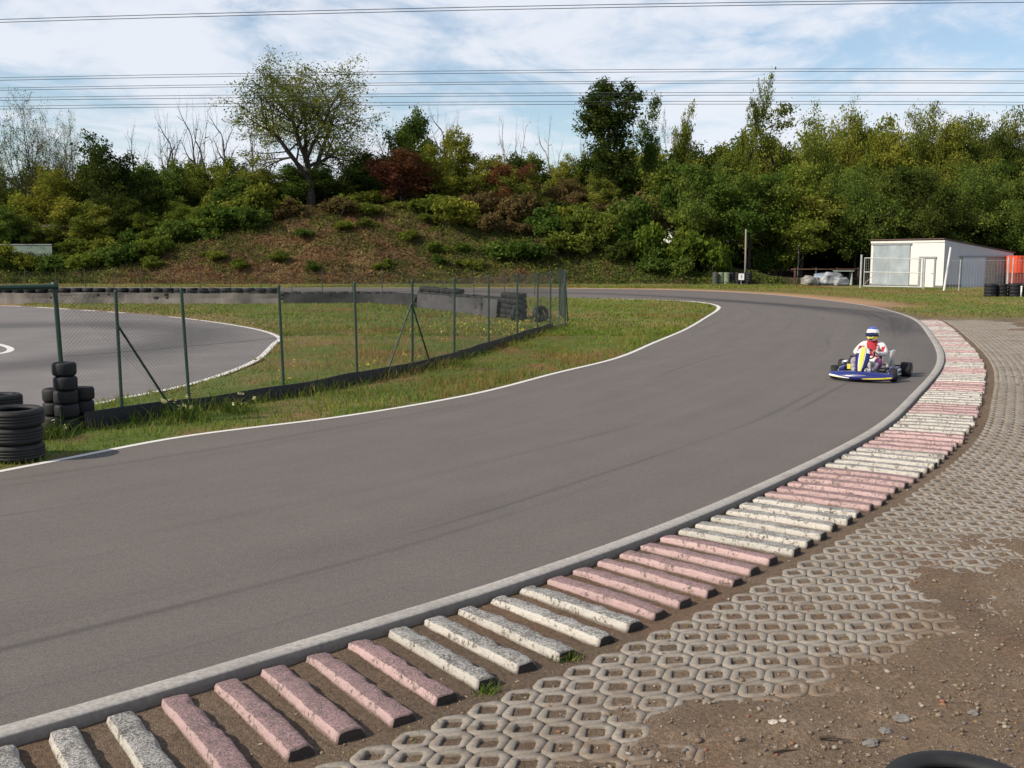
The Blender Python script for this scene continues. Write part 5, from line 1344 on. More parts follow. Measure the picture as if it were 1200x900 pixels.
for k in range(3):
    spec_tree('bare%d' % k, 'bare_tree', 90 + k, 10, BARE | dict(levels=3 if k else 4), M_barkg if k == 2 else M_barkd, LM['brown'], 0, 0, 0, 'x', r0=.27)
ROB2 = dict(levels=4, leaf_lv=3, wob=[.05, .15, .2, .25], up=[.0, .05, .0, -.05], kids=[(8, 8), (7, 8), (5, 6), (3, 4)], f0=[.52, .30, .25, .2], ang=[(20, 74), (30, 66), (30, 65), (30, 70)], ratio=[(.95, 1.25), (.42, .6), (.42, .6), (.4, .6)], trunk=.42, rr=.68, cone=.25)
spec_tree('bigrob', 'robinia_tree', 306, 10, ROB2, M_barkd, LM['olive'], 10, (.22, .22, .17), 0.074, 'x', tint_noise(.7, 1.5), keep=.85, r0=0.30)
for k, sd in enumerate((305, 308, 302)):
    spec_tree('dome%d' % k, 'robinia_tree', sd, 10, ROB2 | dict(f0=[.34, .3, .25, .2]), M_barkd, LM['olive'], 14, (.30, .30, .2), 0.115, 'x', tint_noise(.5, 1.5), keep=.8, r0=0.2)
for k, sd in enumerate((307, 303)):
    spec_tree('airy%d' % k, 'sparse_tree', sd, 10, ROB2 | dict(f0=[.42, .3, .25, .2], ang=[(20, 60), (30, 66), (30, 65), (30, 70)]), M_barkd, LM['olive'], 3, (.2, .2, .12), 0.07, 'x', keep=.6, r0=0.17)
spec_tree('tall', 'tall_tree', 131, 10, TALL, M_barkd, LM['dark'], 20, (.21, .21, .17), 0.125, 'x', tint_noise(.6, 1.2))
def bush(key, seed, blobs, mat, size, dens, label='x'):
    rng = np.random.RandomState(seed); m = MB(); r = random.Random(seed)
    for b in blobs:
        m.path([(b[0] * 0.1, b[1] * 0.1, -0.1), (b[0] * 0.5 + r.uniform(-.1, .1), b[1] * 0.5, b[2] * 0.5), (b[0], b[1], b[2] + b[5] * 0.4)], [0.03, 0.022, 0.008], 4, cap=False)
    V, F, T = blob_leaves(rng, blobs, dens, size, tint_noise(.9, 1.3))
    k = V.reshape(-1, 4, 3)[:, :, 2].min(1) > -0.25; V = V.reshape(-1, 4, 3)[k].reshape(-1, 3); T = T.reshape(-1, 4)[k].ravel()
    o = empty('bush', (0, -900, -400), 0, label, 'bush')
    m.build('stems', M_bark, o, fixn=False); link('crown', np_mesh('crown', V, np.arange(len(V)).reshape(-1, 4), mat, attrs={'tint': T}), o)
    PROTO[key] = o
rr_ = random.Random(3)
for k in range(4):
    bl = []
    for j in range(9):
        a = rr_.uniform(0, 6.28); q = rr_.uniform(0.1, 1.0); sz = rr_.uniform(.35, .62)
        bl.append((q * math.cos(a), q * math.sin(a), rr_.uniform(.35, 1.25) * (1.2 - 0.5 * q), sz, sz, sz * rr_.uniform(.65, 1.0)))
    bush('bush%d' % k, 200 + k, bl, LM['green'], 0.10, 1000)

def hz_(x, y): return float(ground_z(np.array([float(x)]), np.array([float(y)]))[0])
used = set()
def plant(key, px, vb, vt, Y, width=None, mat=None, label=None, group=None, ratio=None, rz=None):
    """px: photo column; vb, vt: rows of foot and top (foot row only if the terrain is not used); Y depth"""
    x = ray_x(px, Y, 6); z0 = hz_(x, Y) - 0.05
    top = row_z(vt, Y)
    h = top - z0
    pr = PROTO[key]
    nat = BB[key]
    sz = h / nat[2]
    if h < 0.9: h = 0.9; sz = h / nat[2]
    sx = (width / 1180.0 * Y / nat[0]) if width else sz * (ratio or 1.0)
    if key.startswith('bush'): sx = min(sx, 1.5 * sz)
    o = pr if key not in used else None
    r = random.uniform(0, 6.28) if rz is None else rz
    ms = {'crown': LM[mat]} if mat else None
    o = dup(pr, (x, Y, z0), r, (sx, sx, sz), label, group if group else False, ms)
    used.add(key)
    return o
BB = {}
for k_, o_ in PROTO.items():
    zs = []; rs_ = []
    for c_ in o_.children:
        n_ = len(c_.data.vertices); a_ = np.empty(n_ * 3); c_.data.vertices.foreach_get('co', a_); a_ = a_.reshape(-1, 3)
        zs.append(np.percentile(a_[:, 2], 99.8)); rs_.append(2 * np.percentile(np.hypot(a_[:, 0], a_[:, 1]), 96))
    BB[k_] = (max(rs_), max(rs_), max(zs))
rp = random.Random(77)
# ---- individually recognisable trees
plant('bigrob', 366, 0, 64, 98, 232, None, 'big spreading robinia with open crown and dark forked trunk, standing alone on the bank crest', rz=0.6)
plant('tall', 716, 0, 92, 101, 78, 'dark', 'tall dark green tree rising highest in the middle of the bank woods', rz=0.3)
plant('slender0', 762, 0, 112, 104, 50, 'green', 'slim green tree with thin top directly right of the tall dark green tree')
plant('slender1', 853, 0, 90, 100, 84, 'olive', 'slender olive robinia with leaning feathery top, tallest of the right hand woods')
plant('slender0', 921, 0, 120, 100, 90, 'olive', 'pointed olive robinia second to the right of the tallest feathery one')
plant('loose0', 803, 0, 124, 108, 55, 'olive', 'pale thin robinia between the slim green tree and the feathery olive one')
plant('dense0', 484, 0, 128, 104, 84, 'green', 'dark green round topped tree just right of the big spreading robinia')
plant('loose1', 540, 0, 150, 99, 96, 'yellow', 'yellow green bushy tree left of centre above the bank')
plant('dense1', 470, 0, 176, 98, 92, 'red', 'rusty red shrubby tree in front of the dark green round topped tree')
plant('dense2', 596, 0, 190, 98, 64, 'red', 'reddish brown low tree at the middle of the bank woods')
plant('loose0', 118, 0, 156, 97, 120, 'dark', 'dark rounded tree poking above the left woods')
plant('loose1', 62, 0, 196, 95, 110, 'yellow', 'yellow green tree at the left above the open shelter')
plant('airy0', 42, 0, 106, 99, 84, 'olive', 'thin sparse tree with feathery twigs at far left, tallest of its group')
plant('airy1', 62, 0, 120, 101, 70, 'olive', 'thin sparse tree close right of the tallest feathery one at far left')
plant('airy1', 0, 0, 118, 98, 84, 'olive', 'thin sparse tree cut by the left edge of the picture')
plant('airy0', 88, 0, 130, 99, 66, 'olive', 'thin leaning sparse tree on the right of the far left group')
plant('sparse1', 790, 0, 128, 112, 40, 'olive', 'thin sparse treetop behind the pale robinia right of the tall dark tree')
# ---- bare trees against the sky
for i, (px, vt, Y, k) in enumerate(((160, 140, 104, 1), (190, 132, 101, 0), (212, 128, 103, 1), (236, 110, 102, 1), (258, 116, 105, 2), (272, 122, 101, 1), (296, 132, 106, 0), (452, 140, 108, 0), (528, 122, 103, 1), (545, 126, 104, 2), (590, 134, 110, 2), (622, 140, 112, 2), (652, 132, 113, 2), (678, 150, 112, 0), (742, 130, 118, 2), (412, 150, 106, 0), (500, 140, 110, 2))):
    plant('bare%d' % k, px, 0, vt - 4, Y, 60 if k == 2 else 50, None, 'leafless %s tree against the sky, %s bare tree from the left' % ('pale' if k == 2 else 'dark', ['first', 'second', 'third', 'fourth', 'fifth', 'sixth', 'seventh', 'ninth', 'eleventh', 'twelfth', 'thirteenth', 'fourteenth', 'fifteenth', 'sixteenth', 'last', 'eighth', 'tenth'][i]), 'bare trees on the skyline')
# ---- the woods: rows of individual trees
def row(px0, px1, n, Y0, Y1, vt0, vt1, keys, mats, width, label, group, wob=10):
    for i in range(n):
        px = px0 + (px1 - px0) * (i + rp.uniform(.15, .85)) / n
        f = (px - px0) / (px1 - px0) if px1 != px0 else 0
        plant(rp.choice(keys), px, 0, vt0 + (vt1 - vt0) * f + rp.uniform(-wob, wob), rp.uniform(Y0, Y1), width * rp.uniform(.8, 1.25), rp.choice(mats), label, group)
row(-60, 290, 13, 98, 106, 205, 200, ['dense0', 'dense1', 'loose0', 'loose1'], ['green', 'olive', 'dark', 'green'], 84, 'dense green tree of the thicket left of the big spreading robinia', 'thicket left of the big robinia')
row(-60, 240, 8, 93, 96, 234, 240, ['dense0', 'dense2', 'loose0'], ['green', 'dark', 'olive', 'bright'], 80, 'lower green tree at the front of the left thicket', 'front of the left thicket')
row(200, 460, 8, 98, 108, 188, 190, ['dense1', 'dense2', 'loose0'], ['green', 'olive', 'olive', 'dark'], 78, 'green tree of the thicket around the foot of the big spreading robinia', 'thicket under the big robinia')
row(440, 720, 10, 99, 110, 194, 182, ['dense0', 'dense1', 'loose1'], ['green', 'olive', 'dark', 'olive', 'yellow'], 76, 'green tree of the middle woods on the bank crest', 'middle woods')
row(540, 720, 5, 97, 99, 206, 204, ['loose0', 'loose1'], ['yellow', 'olive', 'brown'], 70, 'yellowing tree at the front of the middle woods', 'front of the middle woods')
row(700, 860, 7, 96, 104, 196, 190, ['dense0', 'dense2', 'loose0'], ['green', 'dark', 'olive'], 84, 'green tree around the foot of the tall dark green tree', 'woods below the tall dark tree')
row(930, 1290, 11, 103, 112, 140, 146, ['dome0', 'dome1', 'dome2', 'dome0', 'loose1'], ['olive', 'olive', 'yellow', 'dark', 'yellow', 'olive'], 112, 'olive green tree in the tall back row of the right hand woods', 'back row of the right woods', 12)
row(800, 1290, 11, 96, 102, 176, 186, ['dome0', 'dome1', 'dome2', 'loose1'], ['olive', 'yellow', 'dark', 'yellow', 'green', 'olive'], 118, 'olive green tree in the middle row of the right hand woods', 'middle row of the right woods', 14)
row(800, 1290, 11, 86.5, 91, 200, 206, ['high0', 'high1', 'dome1'], ['green', 'olive', 'green', 'dark', 'bright', 'dark'], 124, 'green tree in the front row of the right hand woods', 'front row of the right woods', 12)
plant('dome2', 1176, 0, 140, 103, 84, 'dark', 'dark green treetop near the right edge above the woods')
plant('dome1', 1064, 0, 128, 104, 84, 'olive', 'olive rounded treetop with visible branches above the shed')
plant('dome0', 1010, 0, 130, 104, 88, 'yellow', 'yellowish rounded treetop left of the shed, high above the woods')
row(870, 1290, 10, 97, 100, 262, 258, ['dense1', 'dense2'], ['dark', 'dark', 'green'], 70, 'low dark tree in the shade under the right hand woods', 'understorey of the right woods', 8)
# trees standing to the left, outside the frame, complete the thicket; backdrop woods further back
row(-500, -60, 7, 88, 104, 190, 200, ['dense0', 'loose0'], ['green', 'olive'], 110, 'dense green tree of the thicket left of the big spreading robinia', 'thicket left of the big robinia')
row(700, 1300, 11, 114, 122, 170, 176, ['dense0', 'dense1', 'dense2'], ['green', 'dark', 'olive'], 96, 'green tree deep in the woods behind the right hand rows', 'deep right woods', 8)
row(-40, 700, 12, 112, 122, 212, 206, ['dense0', 'dense1', 'dense2'], ['green', 'dark', 'olive'], 92, 'green tree deep in the woods behind the bank crest', 'deep bank woods', 6)
# scrub closing the gaps under the crowns
def scrub(px0, px1, n, Y0, Y1, vt, mats, label, group):
    for i in range(n):
        plant('bush%d' % rp.randrange(4), px0 + (px1 - px0) * (i + rp.uniform(.1, .9)) / n, 0, vt + rp.uniform(-8, 8), rp.uniform(Y0, Y1), rp.uniform(46, 70), rp.choice(mats), label, group)
scrub(180, 720, 22, 99, 104, 226, ['olive', 'green', 'dark', 'brown', 'olive'], 'scrubby bush between the trees on the bank crest', 'scrub on the bank crest')
scrub(225, 330, 9, 90, 95, 246, ['olive', 'green', 'bright', 'brown'], 'low bush along the upper left edge of the brown bank', 'bushes on the upper left bank')
scrub(345, 770, 13, 92.8, 96.5, 232, ['olive', 'green', 'brown', 'olive', 'yellow', 'dark'], 'low bush in the ragged hedge along the crest of the bank', 'ragged hedge on the bank')
scrub(-20, 195, 7, 85, 91, 292, ['olive', 'bright', 'green', 'bright', 'yellow'], 'low bush of the green thicket left of the brown bank', 'green thicket at the left foot')
scrub(215, 560, 12, 83.5, 92, 335, ['brown', 'olive', 'olive', 'green'], 'small low shrub scattered on the brown slope of the bank', 'small shrubs on the bank')
scrub(560, 790, 9, 85, 90, 286, ['green', 'olive', 'dark'], 'low ivy clad bush on the green right half of the bank', 'bushes on the right bank')
scrub(160, 720, 18, 106, 112, 216, ['green', 'dark', 'dark'], 'scrubby bush deep behind the trees of the bank crest', 'scrub behind the bank crest')
scrub(-60, 170, 8, 97, 103, 262, ['green', 'dark', 'olive'], 'scrubby bush in the shade of the left thicket', 'scrub in the left thicket')
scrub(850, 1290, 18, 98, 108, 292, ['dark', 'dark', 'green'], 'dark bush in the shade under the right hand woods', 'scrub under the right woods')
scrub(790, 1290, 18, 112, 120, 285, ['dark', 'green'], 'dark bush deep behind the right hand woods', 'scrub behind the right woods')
# ---- bushes on the bank and at its foot
BS = [(525, 232, 95.0, 64, 'yellow', 'pale yellow green bush at the upper left middle of the bank'), (500, 250, 95.5, 46, 'olive', 'olive bush just left of the pale yellow green bush on the bank'), (512, 283, 87.5, 28, 'bright', 'small bright green bush low on the bank'), (541, 284, 87.5, 30, 'bright', 'small bright green bush low on the bank, right of its twin'),
      (182, 278, 88, 50, 'bright', 'bright green bush at the left foot of the brown bank'), (212, 258, 92, 64, 'green', 'grey green bush above the left end of the brown bank'), (240, 242, 95, 56, 'olive', 'olive bush at the top left of the brown bank'), (150, 270, 90, 56, 'green', 'green bush left of the bright green one at the foot of the slope'),
      (105, 296, 86, 52, 'bright', 'bright low bush left of the brown bank near the wire fence'), (128, 278, 89, 40, 'yellow', 'yellowish low bush among the green ones left of the brown bank'), (60, 300, 86.5, 64, 'green', 'low green bush below the board wall'), (15, 302, 86.5, 60, 'green', 'low green bush at the left edge below the board wall'), (90, 280, 91, 56, 'olive', 'olive bush between the shelter and the bank'),
      (285, 232, 97, 60, 'olive', 'olive bush on the crest left of the big robinia trunk'), (312, 216, 97, 60, 'yellow', 'yellow green bush on the crest beside the big robinia trunk'), (340, 232, 96.5, 40, 'brown', 'brownish bush below the big robinia trunk'), (395, 232, 96.5, 60, 'brown', 'brownish bush right of the big robinia trunk'), (430, 238, 96.5, 56, 'olive', 'olive bush at the crest between the robinia and the red tree'),
      (578, 250, 95, 46, 'brown', 'brown dry bush at the crest in the middle of the bank'), (640, 240, 95, 60, 'green', 'green bush at the crest right of the middle'), (690, 246, 94, 64, 'olive', 'olive bush below the tall dark tree'), (742, 232, 92, 70, 'green', 'green bush below the slim tree right of the tall dark one'),
      (770, 262, 87, 56, 'bright', 'bright bush at the right shoulder of the bank'), (805, 248, 87.5, 84, 'bright', 'large bright green bush left of the tyre stacks under the trees'), (835, 282, 86, 50, 'bright', 'leafy bush behind the pale green tyre stacks'), (800, 300, 85, 44, 'green', 'low green bush at the foot of the bank left of the tyre stacks'), (765, 302, 84.5, 40, 'green', 'low green bush at the right foot of the bank'),
      (722, 262, 89, 60, 'green', 'ivy green bush on the right slope of the bank'), (660, 272, 88, 60, 'olive', 'olive mound on the green right half of the bank'), (615, 262, 91, 56, 'brown', 'brown green mound in the upper middle of the bank'), (910, 270, 90, 44, 'green', 'shaded green bush behind the pale pole'), (1100, 262, 92, 70, 'dark', 'dark bush behind the shed roof')]
for i, (px, vt, Y, w_, mt, lab) in enumerate(BS):
    if 94 <= Y <= 97 and px > 250: Y -= 4.2
    plant('bush%d' % (i % 4), px, 0, vt, Y, w_, mt, lab)
for o_ in list(PROTO.values()):
    for c_ in list(o_.children): bpy.data.objects.remove(c_, do_unlink=True)
    bpy.data.objects.remove(o_, do_unlink=True)

# ================================================================ GROUND COVER ON THE BANK
M_cov = col_leaf_mat('cover_leaves', 0.25)
rng = np.random.RandomState(21)
NCV = 280000
cx = rng.uniform(-62, 30, NCV); cy = rng.uniform(81.2, 99, NCV)
zc = ground_z(cx, cy)
foot_ = (zc > 0.12) & ~((cx > 19) & (cy > 86))
cx, cy, zc = cx[foot_], cy[foot_], zc[foot_]
a1 = fbm(cx * 0.30, cy * 0.35, 4); a2 = fbm(cx * 1.1 + 9, cy * 1.1, 3); a3 = fbm(cx * 0.16 + 50, cy * 0.3 + 3, 3)
gr = sm(a1 * 0.55 + a2 * 0.45 + 0.013 * (cx + 6), 0.47, 0.62)
gr = np.maximum(gr, 0.85 * sm(fbm(cx * 0.42 + 3, cy * 0.7 + 60, 4), 0.46, 0.60))
gr = np.maximum(gr, 1 - sm(cx + 3 * (a1 - .5) * 4, -36, -31))
brown = np.array([0.125, 0.085, 0.042]); rust = np.array([0.165, 0.094, 0.048]); straw = np.array([0.23, 0.175, 0.080]); ivy = np.array([0.062, 0.082, 0.022]); lime = np.array([0.125, 0.140, 0.030])
cc = mixc(np.broadcast_to(brown, (len(cx), 3)), np.broadcast_to(rust, (len(cx), 3)), sm(a3, 0.45, 0.6)); cc = mixc(cc, np.broadcast_to(straw, (len(cx), 3)), 0.8 * sm(a2, 0.56, 0.7))
gg = mixc(np.broadcast_to(ivy, (len(cx), 3)), np.broadcast_to(lime, (len(cx), 3)), sm(a2 + 0.1 * rng.randn(len(cx)), 0.5, 0.72))
cc = mixc(cc, gg, gr) * np.exp(rng.randn(len(cx), 1) * 0.14)
hgt = 0.05 + 0.55 * np.abs(fbm(cx * 0.8 + 4, cy * 0.8, 3) - 0.35) + 0.25 * rng.rand(len(cx))
C = np.stack([cx, cy, zc + hgt * rng.rand(len(cx)) ** 0.7 * (0.6 + 0.8 * gr)], -1)
V, F = leaf_quads(C, rng, 0.115)
tag(link('ground_cover', np_mesh('ground_cover', V, F, M_cov, colors=np.repeat(cc, 4, 0))), kind='stuff', label='brown bracken, dry grass and ivy covering the bank', cat='ground cover')

# ================================================================ GRASS, WEEDS AND STONES
def blades(x, y, z, h, w_, col, name, label, cat, bend=0.5, mat=None):
    n = len(x); az = rng.rand(n) * 6.283; dx, dy = np.cos(az), np.sin(az); lx = rng.randn(n) * bend * h; ly = rng.randn(n) * bend * h
    a = np.stack([x - dx * w_, y - dy * w_, z], -1); b = np.stack([x + dx * w_, y + dy * w_, z], -1)
    c1 = np.stack([x + lx * 0.4 - dx * w_ * .7, y + ly * 0.4 - dy * w_ * .7, z + h * 0.6], -1); c2 = np.stack([x + lx * 0.4 + dx * w_ * .7, y + ly * 0.4 + dy * w_ * .7, z + h * 0.6], -1)
    e = np.stack([x + lx, y + ly, z + h], -1)
    V = np.stack([a, b, c2, c1, e], 1).reshape(-1, 3); i = np.arange(n) * 5
    F4 = np.stack([i, i + 1, i + 2, i + 3], -1); F3 = np.stack([i + 3, i + 2, i + 4, i + 4], -1)
    tri = np.concatenate([np.stack([i, i + 1, i + 2], -1), np.stack([i, i + 2, i + 3], -1), np.stack([i + 3, i + 2, i + 4], -1)])
    return V, tri, np.repeat(col, 5, 0)
M_grass = col_leaf_mat('grass_blades', 0.35)
def grass_zone(n, x0, x1, y0, y1, test, hfun, w_):
    x = rng.uniform(x0, x1, n); y = y0 + (y1 - y0) * rng.rand(n) ** 1.3
    F_ = fields(x, y); k = test(x, y, F_); x, y = x[k], y[k]; F_ = tuple(f[k] for f in F_)
    z = ground_z(x, y, F_) - 0.01; h = hfun(x, y, F_) * np.exp(rng.randn(len(x)) * 0.3)
    n1 = fbm(x * 0.5 + 3, y * 0.35, 4); n2 = fbm(x * 1.7, y * 1.7 + 8, 3); n3 = rng.rand(len(x))
    c = mixc(np.broadcast_to(np.array([0.105, 0.170, 0.026]), (len(x), 3)), np.broadcast_to(np.array([0.20, 0.22, 0.042]), (len(x), 3)), sm(n2 * .7 + n3 * .3, 0.35, 0.65))
    n1 = n1 - 0.10 * np.exp(-(F_[2] / 1.0) ** 2) * (F_[2] > 0)
    c = mixc(c, np.broadcast_to(np.array([0.27, 0.21, 0.085]), (len(x), 3)), 0.85 * sm(n1 * 0.6 + n3 * 0.4, 0.50, 0.68))
    c = mixc(c, np.broadcast_to(np.array([0.25, 0.12, 0.055]), (len(x), 3)), 0.6 * sm(fbm(x * 0.25 + 70, y * 0.25, 3) * .8 + n3 * .2, 0.55, 0.68))
    return blades(x, y, z, h, w_, c, '', '', '')
parts = []
fencec = Curve(np.array(FP))
def inner_test(x, y, F_):
    d2 = in_poly(x, y, T2poly); n1 = fbm(x * 1.6 + 3, y * 1.6, 4)
    bare = sm(n1, 0.45, 0.62) * (1 - sm(np.hypot(x + 5.4, y - 13), 0.5, 2.4))
    return (F_[2] > 0.0) & ~d2 & (rng.rand(len(x)) > 0.85 * bare)
def h_in(x, y, F_):
    fd, fs = fencec.dist(x, y)
    return 0.045 + 0.05 * sm(fbm(x * 0.8, y * 0.8 + 5, 3), 0.4, 0.7) + 0.10 * np.exp(-((fd - 0.1) / 0.25) ** 2) + 0.05 * np.exp(-((F_[2] - 0.25) / 0.3) ** 2) * sm(y, 13, 16)
parts.append(grass_zone(120000, -9, 9.5, 11, 34, inner_test, h_in, 0.007))
parts.append(grass_zone(80000, -24, 10, 30, 66, inner_test, lambda x, y, F_: 0.05 + 0.04 * sm(fbm(x * .4, y * .4, 3), .4, .7), 0.02))
parts.append(grass_zone(30000, 15, 36, 36, 76, lambda x, y, F_: (F_[0] > 0.4) & (y + 0.35 * (x - 17) + 3 * (fbm(x, y, 3) - .5) > 40) & ~((F_[0] < 2.6) & (F_[1] > K1 + 9)), lambda x, y, F_: 0.06 + 0 * x, 0.022))
parts.append(grass_zone(26000, -45, 24, 75.5, 84, lambda x, y, F_: (F_[0] > 1.5), lambda x, y, F_: 0.09 + 0 * x, 0.03))
# grass creeping over the paving and the soil near the kerb
def weed_test(x, y, F_):
    kl = 0.2 + kerb_len(F_[1]); return (F_[0] > kl + 0.0) & (F_[0] < kl + 0.26) & (fbm(x * 2.6 + 1, y * 2.6, 2) > 0.60)
parts.append(grass_zone(40000, -1, 16, 4.5, 24, weed_test, lambda x, y, F_: 0.035 + 0 * x, 0.003))
V = []; F = []; Cc = []; off_ = 0
for (v, f, c) in parts: V.append(v); F.append(f + off_); Cc.append(c); off_ += len(v)
tag(link('grass', np_mesh('grass', np.concatenate(V), np.concatenate(F), M_grass, colors=np.concatenate(Cc))), kind='stuff', label='green and yellowing grass growing beside the track and on the infield', cat='grass')
# two clear tufts at the kerb feet, and flowering weeds by the fence board
def tuft(x, y, n, h, spread, label, cols, name='weed_tuft', flowers=0, fcol=(0.7, 0.6, 0.2), cat='weed'):
    o = empty(name, (x, y, hz_(x, y)), 0, label, cat)
    px = rng.randn(n) * spread; py = rng.randn(n) * spread * 0.7
    c = np.array(cols)[rng.randint(0, len(cols), n)]
    V_, F_, C_ = blades(px, py, np.zeros(n) - 0.01, h * np.exp(rng.randn(n) * .3), np.full(n, 0.0045) if h < .2 else np.full(n, 0.007), c, '', '', '', 0.7)
    link('leaves', np_mesh('leaves', V_, F_, M_grass, colors=C_), o)
    if flowers:
        fp = np.stack([rng.randn(flowers) * spread, rng.randn(flowers) * spread * .7, h * rng.uniform(.7, 1.5, flowers)], -1)
        C2 = np.repeat(fp, 5, 0) + rng.randn(flowers * 5, 3) * 0.014
        V2_, F2_ = leaf_quads(C2, rng, 0.03)
        link('blossom', np_mesh('blossom', V2_, F2_, M_grass, colors=np.repeat(np.array([fcol]) * rng.uniform(.7, 1.1, (flowers * 5, 1)), 4, 0)), o)
    return o
for (px_, pv, lab) in ((664, 771, 'bright grass tuft at the bar ends of the second white run, right of two'), (571, 811, 'bright grass tuft at the bar ends of the second white run, left of two')):
    import math as _m
    def gp(u, v):
        xx = u - 600; yy = -(v - 450); dz_ = -1180 * _m.sin(PITCH) + yy * _m.cos(PITCH); t_ = -(CAM_H + .05) / dz_
        return xx * t_, (1180 * _m.cos(PITCH) + yy * _m.sin(PITCH)) * t_
    x_, y_ = gp(px_, pv); tuft(x_, y_, 90, 0.05, 0.045, lab, [(0.07, 0.14, 0.02), (0.11, 0.17, 0.03), (0.16, 0.15, 0.05)])
for (x_, y_, n, h, fl, lab) in ((-4.75, 14.45, 160, 0.24, 9, 'tall flowering weed with pale blossoms on the verge beside the fence board'), (-4.25, 15.2, 120, 0.2, 5, 'smaller flowering weed right of the tallest weed along the fence board'), (-6.05, 13.0, 160, 0.2, 3, 'yellow green weed between the front tyre stack and the kart tyre column'), (-1.1, 21.6, 160, 0.16, 0, 'low dark green weed at the foot of the fence board in the middle')):
    tuft(x_, y_, n, h, 0.16, lab, [(0.07, 0.12, 0.02), (0.12, 0.15, 0.03), (0.05, 0.09, 0.02)], 'flowering_weed' if fl else 'weed_tuft', fl, (0.75, 0.68, 0.35))
# yellow flowers on the infield near the end of the tyre wall
nf = 260; fx_ = rng.normal(-0.6, 1.3, nf); fy_ = rng.normal(31.5, 2.8, nf); k = ~in_poly(fx_, fy_, T2poly) & (fencec.dist(fx_, fy_)[0] < -0.2); fx_, fy_ = fx_[k], fy_[k]
f2 = 50; ax_ = rng.normal(-3.4, 1.5, f2); ay_ = rng.normal(22, 2.6, f2); k = ~in_poly(ax_, ay_, T2poly) & (fencec.dist(ax_, ay_)[0] < -0.2) & (ay_ < 40); fx_ = np.r_[fx_, ax_[k]]; fy_ = np.r_[fy_, ay_[k]]
fz_ = ground_z(fx_, fy_)
C = np.repeat(np.stack([fx_, fy_, fz_ + rng.uniform(.08, .26, len(fx_))], -1), 3, 0) + rng.randn(len(fx_) * 3, 3) * 0.03
V, F = leaf_quads(C, rng, 0.042)
tag(link('wild_flowers', np_mesh('wild_flowers', V, F, M_grass, colors=np.repeat(np.array([[0.46, 0.40, 0.07]]) * rng.uniform(.5, 1.2, (len(C), 1)), 4, 0))), kind='stuff', label='yellow wild flowers scattered over the infield grass near the fence', cat='wild flowers')
# gravel
ic = bmesh.new(); bmesh.ops.create_icosphere(ic, subdivisions=1, radius=1.0); icv = np.array([v.co[:] for v in ic.verts]); icf = np.array([[v.index for v in f.verts] for f in ic.faces]); ic.free()
def stones(n, x0, x1, y0, y1, test, smin, smax, name, label, lift=0.3):
    x = rng.uniform(x0, x1, n); y = y0 + (y1 - y0) * rng.rand(n) ** 1.4; F_ = fields(x, y); k = test(x, y, F_); x, y = x[k], y[k]; F_ = tuple(f[k] for f in F_)
    z = ground_z(x, y, F_); m_ = len(x)
    s_ = smin * (smax / smin) ** (rng.rand(m_) ** 3.2); sc = s_[:, None] * np.exp(rng.randn(m_, 3) * 0.25); sc[:, 2] *= 0.65
    v = icv[None] * (1 + 0.22 * rng.randn(m_, len(icv), 1)) * sc[:, None, :]
    a = rng.rand(m_) * 6.28; ca, sa = np.cos(a)[:, None], np.sin(a)[:, None]
    vx = v[..., 0] * ca - v[..., 1] * sa + x[:, None]; vy = v[..., 0] * sa + v[..., 1] * ca + y[:, None]; vz = v[..., 2] + (z + s_ * lift)[:, None]
    V = np.stack([vx, vy, vz], -1).reshape(-1, 3); F = (icf[None] + (np.arange(m_) * len(icv))[:, None, None]).reshape(-1, 3)
    pal = np.array([(0.16, 0.12, 0.085), (0.21, 0.165, 0.12), (0.27, 0.235, 0.195), (0.13, 0.12, 0.115), (0.30, 0.27, 0.235), (0.20, 0.10, 0.06)])
    c = pal[rng.choice(6, m_, p=[.36, .30, .14, .13, .02, .05])]
    return tag(link(name, np_mesh(name, V, F, M_stone, colors=np.repeat(c, len(icv), 0))), kind='stuff', label=label, cat='gravel')
t = NT('pebble'); M_stone = t.principled(t.mix(0.5, t.attr('Col', 'Color'), t.ramp(t.noise(60, 4, t.geo()), [(0.3, 0.6), (0.7, 1.3)]), 'MULTIPLY'), 0.9, spec=0.2)
def tdirt(x, y, F_):
    d = F_[0] - (0.3 + kerb_len(F_[1]) + pave_w(F_[1])); dens = 0.25 + 0.75 * sm(d + 1.6 * (fbm(x * 1.1, y * 1.1 + 30, 3) - .5), -0.4, 1.4) * (0.3 + 0.7 * sm(fbm(x * 1.9 + 9, y * 1.9, 3), .42, .6)); dens = dens * (F_[0] > 1.5)
    return rng.rand(len(x)) < dens
stones(70000, 0.2, 7.5, 3.9, 12.5, tdirt, 0.0035, 0.017, 'gravel', 'small brown and grey pebbles strewn over the bare earth at the lower right')
def tk(x, y, F_):
    kl = 0.2 + kerb_len(F_[1]); return (F_[0] > 0.16) & (F_[0] < kl + pave_w(F_[1])) & (rng.rand(len(x)) < np.where(np.abs(F_[0] - kl - 0.08) < 0.16, .9, .28))
stones(26000, -3.2, 7.5, 4.0, 12.5, tk, 0.0025, 0.011, 'grit', 'fine grit lying between the kerb bars and in the paving lattice')
